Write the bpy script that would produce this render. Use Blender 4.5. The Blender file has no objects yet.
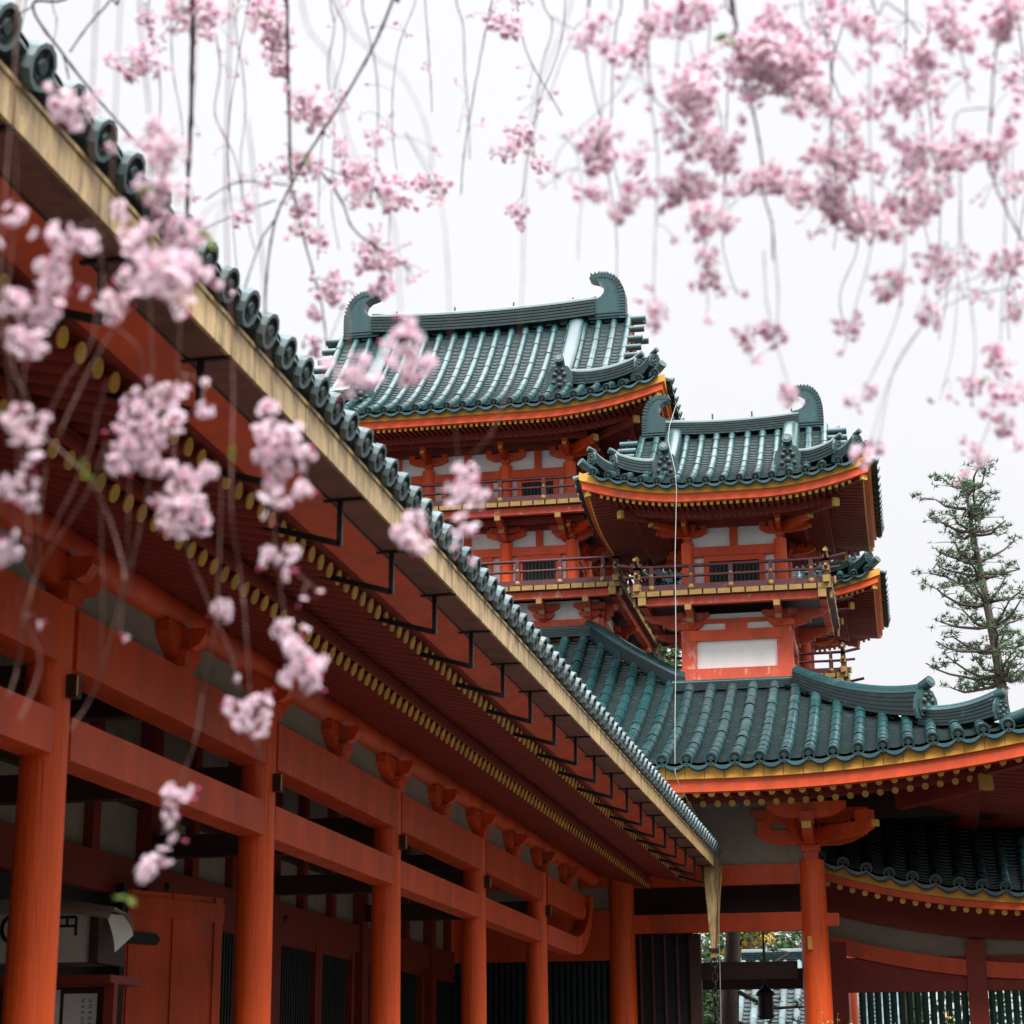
import bpy, math, random
import numpy as np
from mathutils import Vector, Matrix
R = math.radians
scene = bpy.context.scene
COL = scene.collection
# ------------------------------------------------------------------ camera
F_PX, PITCH, YAW, ROLL = 1999.6, 0.281535, 0.193592, -0.00589
cp, sp, cy_, sy_ = math.cos(PITCH), math.sin(PITCH), math.cos(YAW), math.sin(YAW)
FW = Vector((-sy_*cp, cy_*cp, sp)); RT0 = Vector((cy_, sy_, 0)); UP0 = RT0.cross(FW)
RT = RT0*math.cos(ROLL) + UP0*math.sin(ROLL); UP = UP0*math.cos(ROLL) - RT0*math.sin(ROLL)
EYE = Vector((0, 0, 1.6))
cd = bpy.data.cameras.new('camera'); cam = bpy.data.objects.new('camera', cd); COL.objects.link(cam)
M = Matrix((RT, UP, -FW)).transposed().to_4x4(); M.translation = EYE
cam.matrix_world = M
cd.sensor_width = 36; cd.lens = F_PX/1024*36; cd.clip_end = 2000; cd.clip_start = .05
cd.dof.use_dof = True; cd.dof.focus_distance = 34; cd.dof.aperture_fstop = cd.lens/15.5
scene.camera = cam
# ------------------------------------------------------------------ sky, sun, exposure
SUN_EL, SUN_AZ = 52, 145         # azimuth clockwise from +Y
w = bpy.data.worlds.new('World'); scene.world = w; w.use_nodes = True
nt = w.node_tree; nt.nodes.clear()
def wn(t, **k):
    n = nt.nodes.new(t)
    for a, b in k.items(): setattr(n, a, b)
    return n
sky = wn('ShaderNodeTexSky', sky_type='NISHITA', sun_disc=False)
sky.sun_elevation = R(SUN_EL); sky.sun_rotation = R(SUN_AZ); sky.air_density = 1; sky.dust_density = 3
tc = wn('ShaderNodeTexCoord'); sep = wn('ShaderNodeSeparateXYZ'); nt.links.new(tc.outputs['Generated'], sep.inputs[0])
ramp = wn('ShaderNodeValToRGB'); nt.links.new(sep.outputs['Z'], ramp.inputs[0])
E_ = ramp.color_ramp.elements
E_[0].position = 0.0; E_[0].color = (.152, .152, .152, 1)
E_[1].position = 1.0; E_[1].color = (1, 1, 1, 1)
e = ramp.color_ramp.elements.new(.52); e.color = (.168, .168, .168, 1)
e = ramp.color_ramp.elements.new(.72); e.color = (.7, .7, .7, 1)
nz = wn('ShaderNodeTexNoise'); nz.inputs['Scale'].default_value = 3.0; nz.inputs['Detail'].default_value = 4
nt.links.new(tc.outputs['Generated'], nz.inputs['Vector'])
mr = wn('ShaderNodeMapRange'); mr.inputs['To Min'].default_value = .93; mr.inputs['To Max'].default_value = 1.06
nt.links.new(nz.outputs['Fac'], mr.inputs['Value'])
mul = wn('ShaderNodeVectorMath', operation='MULTIPLY'); nt.links.new(ramp.outputs[0], mul.inputs[0]); nt.links.new(mr.outputs[0], mul.inputs[1])
tint = wn('ShaderNodeVectorMath', operation='MULTIPLY'); nt.links.new(mul.outputs[0], tint.inputs[0]); tint.inputs[1].default_value = (42.4, 42.4, 43.9)
mx = wn('ShaderNodeMixRGB'); mx.inputs[0].default_value = .96           # cloud cover hides the clear sky
nt.links.new(sky.outputs[0], mx.inputs[1]); nt.links.new(tint.outputs[0], mx.inputs[2])
bg = wn('ShaderNodeBackground'); bg.inputs['Strength'].default_value = .1
nt.links.new(mx.outputs[0], bg.inputs[0])
wo = wn('ShaderNodeOutputWorld'); nt.links.new(bg.outputs[0], wo.inputs[0])
sd = bpy.data.lights.new('sun', 'SUN'); sd.energy = 3.2; sd.angle = R(25); sd.color = (1, .96, .9)
so = bpy.data.objects.new('sun', sd); COL.objects.link(so)
so.rotation_euler = (R(90-SUN_EL), 0, R(180-SUN_AZ))
so.location = (10, -10, 30)
scene.view_settings.view_transform = 'Standard'; scene.view_settings.look = 'None'
scene.view_settings.exposure = 0.52; scene.view_settings.gamma = 1
scene.render.engine = 'CYCLES'
scene.cycles.use_denoising = True
scene.cycles.max_bounces = 6; scene.cycles.diffuse_bounces = 3; scene.cycles.transparent_max_bounces = 4

def at(x, y, ax, v):
    d = FW + RT*((x-512)/F_PX) + UP*((512-y)/F_PX)
    return EYE + d*((v-EYE[ax])/d[ax])
def atd(x, y, D):
    return EYE + (FW + RT*((x-512)/F_PX) + UP*((512-y)/F_PX))*D

# ------------------------------------------------------------------ materials
def mat(name, base, rough=.6, var=.25, scale=6., stretch=(1, 1, 1), second=None, sfac=.5, sscale=3., sedge=.12, spec=.4, bump=0., bscale=30., randobj=.0, translucent=0., metallic=0., island=0., coords='Object'):
    m = bpy.data.materials.new(name); m.use_nodes = True
    t = m.node_tree; t.nodes.clear(); N = t.nodes.new; L = t.links.new
    out = N('ShaderNodeOutputMaterial'); p = N('ShaderNodeBsdfPrincipled'); L(p.outputs[0], out.inputs[0])
    p.inputs['Roughness'].default_value = rough; p.inputs['Specular IOR Level'].default_value = spec; p.inputs['Metallic'].default_value = metallic
    tc = N('ShaderNodeTexCoord'); mp = N('ShaderNodeMapping'); mp.inputs['Scale'].default_value = stretch
    L(tc.outputs[coords], mp.inputs[0])
    oi = N('ShaderNodeObjectInfo')
    ml = N('ShaderNodeMath'); ml.operation = 'MULTIPLY'; ml.inputs[1].default_value = 37.; L(oi.outputs['Random'], ml.inputs[0])
    n1 = N('ShaderNodeTexNoise'); n1.noise_dimensions = '4D'; n1.inputs['Scale'].default_value = scale; n1.inputs['Detail'].default_value = 5; n1.inputs['Roughness'].default_value = .65
    L(mp.outputs[0], n1.inputs['Vector']); L(ml.outputs[0], n1.inputs['W'])
    mr = N('ShaderNodeMapRange'); mr.inputs['From Min'].default_value = .25; mr.inputs['From Max'].default_value = .75
    mr.inputs['To Min'].default_value = 1-var; mr.inputs['To Max'].default_value = 1+var; L(n1.outputs['Fac'], mr.inputs['Value'])
    val = mr.outputs[0]
    if randobj or island:
        src = oi.outputs['Random']
        if island:
            g = N('ShaderNodeNewGeometry'); src = g.outputs['Random Per Island']
        m2 = N('ShaderNodeMapRange'); a = island or randobj
        m2.inputs['To Min'].default_value = 1-a; m2.inputs['To Max'].default_value = 1+a; L(src, m2.inputs['Value'])
        mm = N('ShaderNodeMath'); mm.operation = 'MULTIPLY'; L(val, mm.inputs[0]); L(m2.outputs[0], mm.inputs[1]); val = mm.outputs[0]
    colr = None
    if second:
        n2 = N('ShaderNodeTexNoise'); n2.noise_dimensions = '4D'; n2.inputs['Scale'].default_value = sscale; n2.inputs['Detail'].default_value = 6; n2.inputs['Roughness'].default_value = .7
        L(mp.outputs[0], n2.inputs['Vector']); L(ml.outputs[0], n2.inputs['W'])
        r2 = N('ShaderNodeMapRange'); r2.inputs['From Min'].default_value = sfac; r2.inputs['From Max'].default_value = sfac+sedge; L(n2.outputs['Fac'], r2.inputs['Value'])
        mix = N('ShaderNodeMixRGB'); mix.inputs[1].default_value = (*base, 1); mix.inputs[2].default_value = (*second, 1); L(r2.outputs[0], mix.inputs[0])
        colr = mix.outputs[0]
    vm = N('ShaderNodeVectorMath'); vm.operation = 'SCALE'
    if colr: L(colr, vm.inputs[0])
    else: vm.inputs[0].default_value = base
    L(val, vm.inputs['Scale']); L(vm.outputs[0], p.inputs['Base Color'])
    if bump:
        n3 = N('ShaderNodeTexNoise'); n3.inputs['Scale'].default_value = bscale; n3.inputs['Detail'].default_value = 4; L(mp.outputs[0], n3.inputs['Vector'])
        b = N('ShaderNodeBump'); b.inputs['Strength'].default_value = bump; b.inputs['Distance'].default_value = .02; L(n3.outputs['Fac'], b.inputs['Height']); L(b.outputs[0], p.inputs['Normal'])
    if translucent:
        tr = N('ShaderNodeBsdfTranslucent'); L(vm.outputs[0], tr.inputs[0])
        ms = N('ShaderNodeMixShader'); ms.inputs[0].default_value = translucent; L(p.outputs[0], ms.inputs[1]); L(tr.outputs[0], ms.inputs[2]); L(ms.outputs[0], out.inputs[0])
    return m
RED = mat('vermilion_paint', (.66, .074, .014), .5, .3, 3, (1, 1, .25), second=(.40, .075, .04), sfac=.55, sscale=2.5, bump=.25, bscale=14, randobj=.08)
REDC = mat('vermilion_column_paint', (.80, .098, .016), .45, .28, 4, (2.5, 2.5, .18), second=(.36, .05, .025), sfac=.6, sscale=3, bump=.35, bscale=18)
REDS = mat('shaded_vermilion_paint', (.23, .027, .014), .6, .22, 3, (1, 1, 1), second=(.20, .028, .018), sfac=.5, sscale=2, bump=.15)  # darker copy of the vermilion, shade under eaves and indoors put into the colour
FADED = mat('faded_vermilion_paint', (.55, .078, .036), .65, .22, 4, (1, 1, .5), second=(.66, .34, .27), sfac=.56, sscale=5, sedge=.1, bump=.2)
DARKRED = mat('dark_maroon_wood', (.085, .022, .026), .5, .3, 5, second=(.16, .05, .045), sfac=.58, sscale=4)
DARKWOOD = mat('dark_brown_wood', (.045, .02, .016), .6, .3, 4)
TILE = mat('green_glazed_tile', (.014, .058, .062), .27, .22, 1.6, second=(.075, .145, .15), sfac=.52, sscale=1.0, sedge=.35, spec=.8, island=.16)
TILEFLAT = mat('green_flat_tile', (.006, .022, .023), .45, .35, 5, second=(.035, .075, .075), sfac=.56, sscale=8, spec=.5, island=.2)
TILEGREY = mat('grey_green_weathered_tile', (.13, .175, .185), .7, .3, 4, second=(.21, .25, .25), sfac=.55, sscale=3, spec=.25, island=.2)
TILEDISK = mat('dark_tile_end', (.03, .05, .05), .5, .35, 40, second=(.09, .12, .12), sfac=.56, sscale=45)
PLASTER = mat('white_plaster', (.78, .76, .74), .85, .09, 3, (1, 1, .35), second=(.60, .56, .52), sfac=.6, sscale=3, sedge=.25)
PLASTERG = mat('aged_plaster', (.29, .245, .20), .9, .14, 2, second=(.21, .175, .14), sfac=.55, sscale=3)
GOLD = mat('ochre_gilt_end', (.64, .37, .06), .45, .2, 8, second=(.45, .27, .08), sfac=.58, sscale=9, spec=.5, randobj=.15)
GOLDF = mat('aged_ochre_board_end', (.30, .18, .05), .55, .25, 8, second=(.19, .11, .04), sfac=.55, sscale=9)
GOLDB = mat('ochre_board', (.64, .31, .04), .6, .2, 4, (1, 1, 1), second=(.38, .2, .06), sfac=.55, sscale=5)
GUTTER = mat('weathered_gilt_gutter', (.52, .36, .17), .5, .25, 5, (3, 3, .5), second=(.13, .075, .035), sfac=.46, sscale=4.5, sedge=.2, spec=.5, randobj=.16)
GUTRED = mat('brown_copper_underside', (.22, .085, .06), .6, .3, 4, second=(.14, .06, .045), sfac=.5, sscale=5)
MOSS = mat('mossy_eave_edge', (.05, .045, .025), .8, .4, 8, second=(.08, .035, .02), sfac=.5, sscale=6)
IRON = mat('black_iron', (.012, .012, .013), .5, .2, 10)
LATT = mat('dark_green_lattice', (.012, .035, .032), .5, .2, 6)
LATTG = mat('green_lattice_slat', (.03, .075, .065), .5, .25, 6)
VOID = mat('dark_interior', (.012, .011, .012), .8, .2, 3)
FLOOR = mat('stone_floor', (.16, .15, .14), .8, .2, 2)
GRAVEL = mat('grey_gravel', (.075, .07, .065), .9, .25, 9, second=(.05, .048, .044), sfac=.5, sscale=40, bump=.4, bscale=80, coords='Object')
PETAL = mat('pink_petal', (.93, .79, .855), .6, .06, 30, island=.08, translucent=.5, spec=.2)
PETALD = mat('deep_pink_petal', (.85, .52, .64), .6, .08, 30, island=.12, translucent=.5, spec=.2)
BUD = mat('magenta_bud', (.52, .06, .18), .5, .2, 20, translucent=.2)
SEPAL = mat('red_brown_stalk', (.16, .07, .05), .6, .2, 20)
TWIG = mat('lit_cherry_twig', (.17, .085, .07), .7, .3, 60, second=(.26, .17, .14), sfac=.55, sscale=60)  # lighter copy of the bark, light on the lower twigs put into the colour
BARK = mat('silhouette_cherry_bark', (.035, .021, .02), .75, .35, 60, second=(.07, .05, .045), sfac=.58, sscale=70, bump=.4, bscale=90)  # base darkened so branches against the sky read as silhouettes
LEAF = mat('young_green_leaf', (.14, .2, .035), .5, .2, 20, translucent=.4)
NEEDLE = mat('pine_needle', (.05, .11, .045), .6, .3, 3, island=.35, translucent=.15)
PBARK = mat('pine_bark', (.085, .065, .055), .85, .4, 5, (1, 1, .35), second=(.18, .145, .12), sfac=.55, sscale=7, bump=.8, bscale=12)
GREENL = mat('dark_green_foliage', (.05, .10, .035), .6, .3, 3, island=.45, translucent=.25)
YELLOWL = mat('ochre_yellow_foliage', (.52, .36, .06), .6, .3, 3, island=.4, translucent=.3)
WIREM = mat('grey_cable', (.24, .24, .23), .5, .1, 10)
PAPER = mat('white_paper', (.72, .70, .66), .8, .06, 6)
CLOTH = mat('beige_cover_cloth', (.46, .38, .30), .8, .15, 6, bump=.3, bscale=10)
INK = mat('black_ink', (.015, .015, .018), .6, .1, 5)
CARD = mat('light_cardboard', (.58, .54, .50), .8, .1, 6)

# ------------------------------------------------------------------ mesh helper
class MB:
    def __init__(s): s.v = []; s.f = []; s.m = []; s.sm = []
    def add(s, vs, fs, m=0, smooth=False):
        o = len(s.v); s.v.extend([tuple(q) for q in vs])
        for f in fs:
            s.f.append(tuple(i+o for i in f)); s.m.append(m); s.sm.append(smooth)
    def box(s, x0, x1, y0, y1, z0, z1, m=0):
        s.add([(x0,y0,z0),(x1,y0,z0),(x1,y1,z0),(x0,y1,z0),(x0,y0,z1),(x1,y0,z1),(x1,y1,z1),(x0,y1,z1)],
              [(0,3,2,1),(4,5,6,7),(0,1,5,4),(1,2,6,5),(2,3,7,6),(3,0,4,7)], m)
    def obox(s, c, ex, ey, ez, a, b, d, m=0):       # oriented box, half sizes
        c = Vector(c); vs = []
        for k in (-1, 1):
            for (i, j) in ((-1,-1),(1,-1),(1,1),(-1,1)): vs.append(c+ex*(a*i)+ey*(b*j)+ez*(d*k))
        s.add(vs, [(0,3,2,1),(4,5,6,7),(0,1,5,4),(1,2,6,5),(2,3,7,6),(3,0,4,7)], m)
    def bar(s, p, q, wd, ht, m=0, up=Vector((0,0,1))):
        p = Vector(p); q = Vector(q); d = (q-p); L = d.length; d.normalize()
        sd_ = d.cross(up)
        if sd_.length < 1e-4: sd_ = d.cross(Vector((1,0,0)))
        sd_.normalize(); u = sd_.cross(d)
        s.obox((p+q)/2, d, sd_, u, L/2, wd/2, ht/2, m)
    def tube(s, pts, rad, n=8, m=0, caps=True, capm=None):
        pts = [Vector(p) for p in pts]
        if not hasattr(rad, '__len__'): rad = [rad]*len(pts)
        o = []; prev = None
        for i, p in enumerate(pts):
            t = (pts[min(i+1, len(pts)-1)]-pts[max(i-1, 0)]).normalized()
            if prev is None:
                a = t.cross(Vector((0,0,1)))
                if a.length < 1e-3: a = t.cross(Vector((0,1,0)))
            else: a = prev - t*prev.dot(t)
            a.normalize(); prev = a; b = t.cross(a)
            for k in range(n):
                an = 2*math.pi*k/n; o.append(p + (a*math.cos(an)+b*math.sin(an))*rad[i])
        fs = []
        for i in range(len(pts)-1):
            for k in range(n):
                k2 = (k+1) % n; fs.append((i*n+k, i*n+k2, (i+1)*n+k2, (i+1)*n+k))
        s.add(o, fs, m, True)
        if caps:
            c = len(pts)-1
            s.add(o[:n], [tuple(range(n))[::-1]], m if capm is None else capm); s.add(o[c*n:], [tuple(range(n))], m if capm is None else capm)
    def lathe(s, c, prof, n=12, m=0):
        c = Vector(c); vs = []
        for (r, z) in prof:
            for k in range(n):
                a = 2*math.pi*k/n; vs.append(c+Vector((r*math.cos(a), r*math.sin(a), z)))
        fs = [(i*n+k, i*n+(k+1)%n, (i+1)*n+(k+1)%n, (i+1)*n+k) for i in range(len(prof)-1) for k in range(n)]
        s.add(vs, fs, m, True)
    def prism(s, poly, O, ex, ey, n, th, m=0, mside=None):   # polygon in (ex,ey) extruded along n
        O = Vector(O); k = len(poly)
        a = [O+ex*p[0]+ey*p[1] for p in poly]; b = [q+n*th for q in a]
        s.add(a, [tuple(range(k))[::-1]], m); s.add(b, [tuple(range(k))], m)
        s.add(a+b, [(i, (i+1)%k, k+(i+1)%k, k+i) for i in range(k)], m if mside is None else mside)
    def sweep(s, secs, m=0, closed=True, caps=True, smooth=False):    # list of equal-length point rings
        k = len(secs[0]); vs = [p for r in secs for p in r]
        fs = [(i*k+j, i*k+(j+1)%k, (i+1)*k+(j+1)%k, (i+1)*k+j) for i in range(len(secs)-1) for j in range(k if closed else k-1)]
        s.add(vs, fs, m, smooth)
        if caps and closed:
            s.add(secs[0], [tuple(range(k))[::-1]], m); s.add(secs[-1], [tuple(range(k))], m)
    def grid(s, rows, m=0, smooth=True):
        s.sweep(rows, m, closed=False, caps=False, smooth=smooth)
    def mesh(s, name, mats, base=Vector((0,0,0))):
        me = bpy.data.meshes.new(name)
        if not isinstance(mats, (list, tuple)): mats = [mats]
        bx, by, bz = base
        me.from_pydata([(x-bx, y-by, z-bz) for x, y, z in s.v], [], s.f)
        for q in mats: me.materials.append(q)
        me.polygons.foreach_set('material_index', s.m); me.polygons.foreach_set('use_smooth', s.sm); me.update()
        return me
    def build(s, name, mats, parent=None, kind=None):
        b = root_base(parent)
        o = bpy.data.objects.new(name, s.mesh(name, mats, b)); COL.objects.link(o)
        if parent: o.parent = parent
        if kind: o['kind'] = kind
        return o
def root_base(p):
    b = Vector((0,0,0))
    while p: b = b + p.location; p = p.parent
    return b
def put(name, me, parent, loc=None, rot=None, kind=None):     # object sharing a mesh, loc in world space
    o = bpy.data.objects.new(name, me); COL.objects.link(o); o.parent = parent
    if loc is not None: o.location = Vector(loc)-root_base(parent)
    if rot is not None: o.rotation_euler = rot
    if kind: o['kind'] = kind
    return o
def thing(name, label, cat, loc, group=None):
    o = bpy.data.objects.new(name, None); COL.objects.link(o); o.location = loc; o.empty_display_size = .3
    o['label'] = label; o['category'] = cat
    if group: o['group'] = group
    return o
def tag(o, label, cat, group=None):
    o['label'] = label; o['category'] = cat
    if group: o['group'] = group
def structure(name, mb, m):
    o = mb.build(name, m); o['kind'] = 'structure'; return o
X_, Y_, Z_ = Vector((1,0,0)), Vector((0,1,0)), Vector((0,0,1))
rnd = random.Random(7)
# ------------------------------------------------------------------ roofs
class Slope:
    def __init__(s, O, ex, ey, a, z0, ha, hb, L=0., u0=0., vl=2.5, usign=0):
        s.O = Vector((O[0], O[1], 0)); s.ex = ex; s.ey = ey; s.a = a; s.z0 = z0; s.ha = ha; s.hb = hb; s.L = L; s.u0 = u0; s.vl = vl; s.us = usign
    def lift(s, u, v):
        if not s.L: return 0.
        q = abs(u) if s.us == 0 else u*s.us
        t = max(0., (q-s.u0)/(s.a-s.u0)); k = max(0., 1-max(v, 0)/s.vl)
        return s.L*t*t*k**1.3
    def h(s, v): return (s.ha if v > 0 else s.ha*.6)*v + s.hb*max(v, 0)**2
    def P(s, u, v, dz=0.):
        return s.O + s.ex*u + s.ey*v + Z_*(s.z0+s.h(v)+s.lift(u, v)+dz)
    def nrm(s, v):
        g = s.ha+2*s.hb*max(v, 0); n = Z_ - s.ey*g; return n.normalized()

def tile_slope(mb, S, us, r, vmaxf, course=.11, seg=.34, v0=-.11, flat=True, mats=(0, 1, 2)):
    us = list(us)
    for u in us:
        vm = vmaxf(u)
        if vm < .12: continue
        r0_ = r; r = r0_*rnd.uniform(.96, 1.04); u += rnd.uniform(-.007, .007)
        n = max(1, int(round((vm-v0)/seg))); rings = []
        for i in range(n):
            va = v0+(vm-v0)*i/n; vb = v0+(vm-v0)*(i+1)/n
            jz = rnd.gauss(0, .0035)
            for (v, k, up) in ((va, 1., .004+jz), (vb-.001, .955, jz)):
                N = S.nrm(v); c = S.P(u, v, r*.25+up)
                rings.append([c + S.ex*(r*k*math.cos(an)) + N*(r*k*math.sin(an)) for an in [R(-25+230*j/8) for j in range(9)]])
        for i in range(0, len(rings), 2):      # one cover tile each, so that each takes its own shade
            mb.grid(rings[i:i+2], mats[0])
        N = S.nrm(0); c = S.P(u, v0-.012, r*.25); D = (S.ey + Z_*S.ha).normalized()
        ring = lambda rr, off: [c + D*off + S.ex*(rr*math.cos(2*math.pi*j/12)) + N*(rr*math.sin(2*math.pi*j/12)) for j in range(12)]
        a_, b_, c_, d_ = ring(r*1.08, .03), ring(r*1.08, -.012), ring(r*.84, -.012), ring(r*.80, .008)
        mb.sweep([a_, b_, c_], mats[0], caps=False); mb.sweep([c_, d_], mats[2], caps=False); mb.add(d_, [tuple(range(12))], mats[2])
        e_ = ring(r*.42, .006); f_ = ring(r*.34, -.014); mb.sweep([e_, f_], mats[2], caps=False); mb.add(f_, [tuple(range(12))], mats[2]); r = r0_
    if not flat: return
    for u1, u2 in zip(us[:-1], us[1:]):
        um = (u1+u2)/2; vm = min(vmaxf(um), max(vmaxf(u1), vmaxf(u2)))
        if vm < .08: continue
        x0, x1 = u1, u2; K = 7
        xs = [x0+(x1-x0)*k/(K-1) for k in range(K)]
        dd = [-.17*(x1-x0)*(1-(2*k/(K-1)-1)**2) for k in range(K)]
        n = max(1, int(vm/course)); rows = []
        for i in range(n):
            va = v0+(vm-v0)*i/n; vb = v0+(vm-v0)*(i+1)/n
            top = [S.P(x, va, d+.030) for x, d in zip(xs, dd)]; bt = [S.P(x, vb, d+.002) for x, d in zip(xs, dd)]
            mb.grid([top, bt], mats[1], smooth=False)
            mb.grid([[S.P(x, va, d-.012) for x, d in zip(xs, dd)], top], mats[1], smooth=False)
        # drooping end tiles at the eave
        for (vv, dz) in ((v0, 0), (v0+.03, -.035)):
            t1 = [S.P(x, vv, d+.03+dz) for x, d in zip(xs, dd)]; t2 = [S.P(x, vv, d*1.7-.03+dz) for x, d in zip(xs, dd)]
            t3 = [S.P(x, vv+.16, d*1.2-.02+dz) for x, d in zip(xs, dd)]
            mb.grid([t1, t2, t3], mats[0] if dz == 0 else mats[1], smooth=False)

def eave_sweep(mb, S, sec, m, u_lo=-1., u_hi=1., n=28, hi_abs=None, lo_abs=None):
    rings = []
    for i in range(n+1):
        ring = []
        for (v, dz) in sec:
            lo = u_lo*(S.a-v) if lo_abs is None else lo_abs
            hi = u_hi*(S.a-v) if hi_abs is None else hi_abs
            u = lo+(hi-lo)*i/n
            q = S.O + S.ex*u + S.ey*v + Z_*(S.z0 + dz + S.lift(u, 0))
            ring.append(q)
        rings.append(ring)
    mb.sweep(rings, m)

def ridge_sweep(mb, path, wd, ht, m=0, layers=4, mtop=0):
    """stack of ridge tiles with a round cap, along path (points at the ridge's foot)"""
    path = [Vector(p) for p in path]; rings = []; tops = []
    for i, p in enumerate(path):
        d = path[min(i+1, len(path)-1)]-path[max(i-1, 0)]; d.z = 0; d.normalize(); sd_ = Vector((d.y, -d.x, 0))
        hh = ht if not callable(ht) else ht(i/(len(path)-1)); hh_s = hh*.72; L = []; Rr = []
        for k in range(layers):
            za, zb, zc = hh_s*k/layers, hh_s*(k+.68)/layers, hh_s*(k+1)/layers
            o = wd/2*(1-.12*k/layers)
            L += [p-sd_*o+Z_*za, p-sd_*o+Z_*zb, p-sd_*(o*.86)+Z_*zb, p-sd_*(o*.86)+Z_*zc]
        Rr = [p+(p-q)+Z_*(2*(q.z-p.z)) for q in L]
        rings.append(L + Rr[::-1])
        tops.append([p+Z_*hh_s + sd_*(-wd*.44*math.cos(a)) + Z_*((hh-hh_s)*math.sin(a)) for a in [R(180*j/8) for j in range(9)]])
    mb.sweep(rings, m); mb.grid(tops, mtop)
    mb.add(tops[0], [tuple(range(9))], mtop); mb.add(tops[-1], [tuple(range(9))], mtop)

def ridge_end(mb, p, d, sz, m=0, md=1):
    """ogre-tile plate closing a ridge: shield with relief, round tile poking out above; d horizontal outward"""
    p = Vector(p); d = Vector(d).normalized(); s_ = Vector((d.y, -d.x, 0))
    poly = [(-.42,-.05),(.42,-.05),(.52,.25),(.46,.6),(.3,.85),(0,.95),(-.3,.85),(-.46,.6),(-.52,.25)]
    mb.prism([(x*sz, y*sz) for x, y in poly], p, s_, Z_, d, .10*sz, m)
    f = p+d*(.10*sz)
    inner = [(x*.74*sz, (y*.8+.07)*sz) for x, y in poly]
    mb.prism(inner, f, s_, Z_, d, .05*sz, md)
    g = f+d*(.05*sz)
    for (x, y, rr) in ((-.17,.52,.10),(.17,.52,.10),(0,.34,.13),(-.22,.22,.09),(.22,.22,.09),(0,.12,.10),(-.1,.7,.08),(.1,.7,.08),(0,.6,.06)):
        mb.lathe_n(g+s_*(x*sz)+Z_*(y*sz), d, [(rr*sz, -.01), (rr*.9*sz, .05*sz), (rr*.4*sz, .09*sz), (0.001, .10*sz)], 8, md)
    up = (d+Z_*.35).normalized(); q = p+Z_*(sz*1.0)
    mb.tube([q-up*(.25*sz), q+up*(.34*sz)], [.17*sz, .19*sz], 10, m, True, md)
    q2 = q+up*(.345*sz)
    mb.tube([q2, q2+up*(.02*sz)], [.12*sz, .11*sz], 10, m)
def lathe_n(s, c, n, prof, k=8, m=0):
    c = Vector(c); n = Vector(n).normalized(); a = n.cross(Z_)
    if a.length < 1e-3: a = n.cross(X_)
    a.normalize(); b = n.cross(a); vs = []
    for (r, h) in prof:
        for j in range(k):
            t = 2*math.pi*j/k; vs.append(c+n*h+a*(r*math.cos(t))+b*(r*math.sin(t)))
    s.add(vs, [(i*k+j, i*k+(j+1)%k, (i+1)*k+(j+1)%k, (i+1)*k+j) for i in range(len(prof)-1) for j in range(k)], m, True)
MB.lathe_n = lathe_n

def shibi(mb, p, inward, W, H, T, m=0, md=1):
    """hooked ridge finial; p = foot at its outer edge, inward = unit vector along the ridge"""
    p = Vector(p); n = Vector((inward.y, -inward.x, 0))
    outer = [(0,0),(0,.32),(.01,.5),(.06,.66),(.15,.80),(.28,.91),(.45,.98),(.68,1.0),(.9,.975)]
    inner = [(.96,.90),(.86,.86),(.72,.83),(.60,.76),(.55,.66),(.57,.56),(.66,.48),(.8,.43),(1,.41),(1,0)]
    poly = [(x*W, y*H) for x, y in outer+inner]
    mb.prism(poly, p-n*(T/2), inward, Z_, n, T, m)
    sm = [(x*W, y*H) for x, y in [(.22,.14),(.22,.42),(.26,.6),(.36,.74),(.44,.70),(.42,.58),(.46,.46),(.6,.34),(.86,.30),(.86,.14)]]
    for sgn in (-1, 1): mb.prism(sm, p+n*(sgn*(T/2+.001) - (.018 if sgn < 0 else 0)), inward, Z_, n, .018, m)
    # ribbed outer band
    pts = [Vector((x*W, y*H)) for x, y in outer]
    dense = []
    for a, b in zip(pts[:-1], pts[1:]):
        k = max(1, int((b-a).length/(.055*H)))
        dense += [a+(b-a)*(j/k) for j in range(k)]
    dense.append(pts[-1])
    for i, q in enumerate(dense):
        t = (dense[min(i+1, len(dense)-1)]-dense[max(i-1, 0)]).normalized(); nn = Vector((t.y, -t.x))
        e1 = inward*t.x+Z_*t.y; e2 = inward*nn.x+Z_*nn.y
        c = p+inward*q.x+Z_*q.y + e2*(.055*W)
        mb.obox(c, e1, e2, n, .017*H, .085*W, T/2+.02, m)
    for y in (.06, .12): mb.obox(p+inward*(W*.5)+Z_*(y*H), inward, Z_, n, W*.52, .015*H, T/2+.03, m)

def rafter_mesh(name, L, wd, ht, cap=True, rnd_=False):
    """rafter along +Y from its outer end at the origin"""
    mb = MB()
    if rnd_:
        mb.tube([(0,0,0), (0,L,0)], wd/2, 10, 0)
        if cap: mb.tube([(0,-.005,0), (0,.006,0)], wd/2*1.03, 12, 1)
    else:
        mb.box(-wd/2, wd/2, 0, L, -ht/2, ht/2, 0)
        if cap: mb.box(-wd/2-.003, wd/2+.003, -.008, .008, -ht/2-.003, ht/2+.003, 1)
    return mb.mesh(name, [REDS, GOLD])

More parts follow.
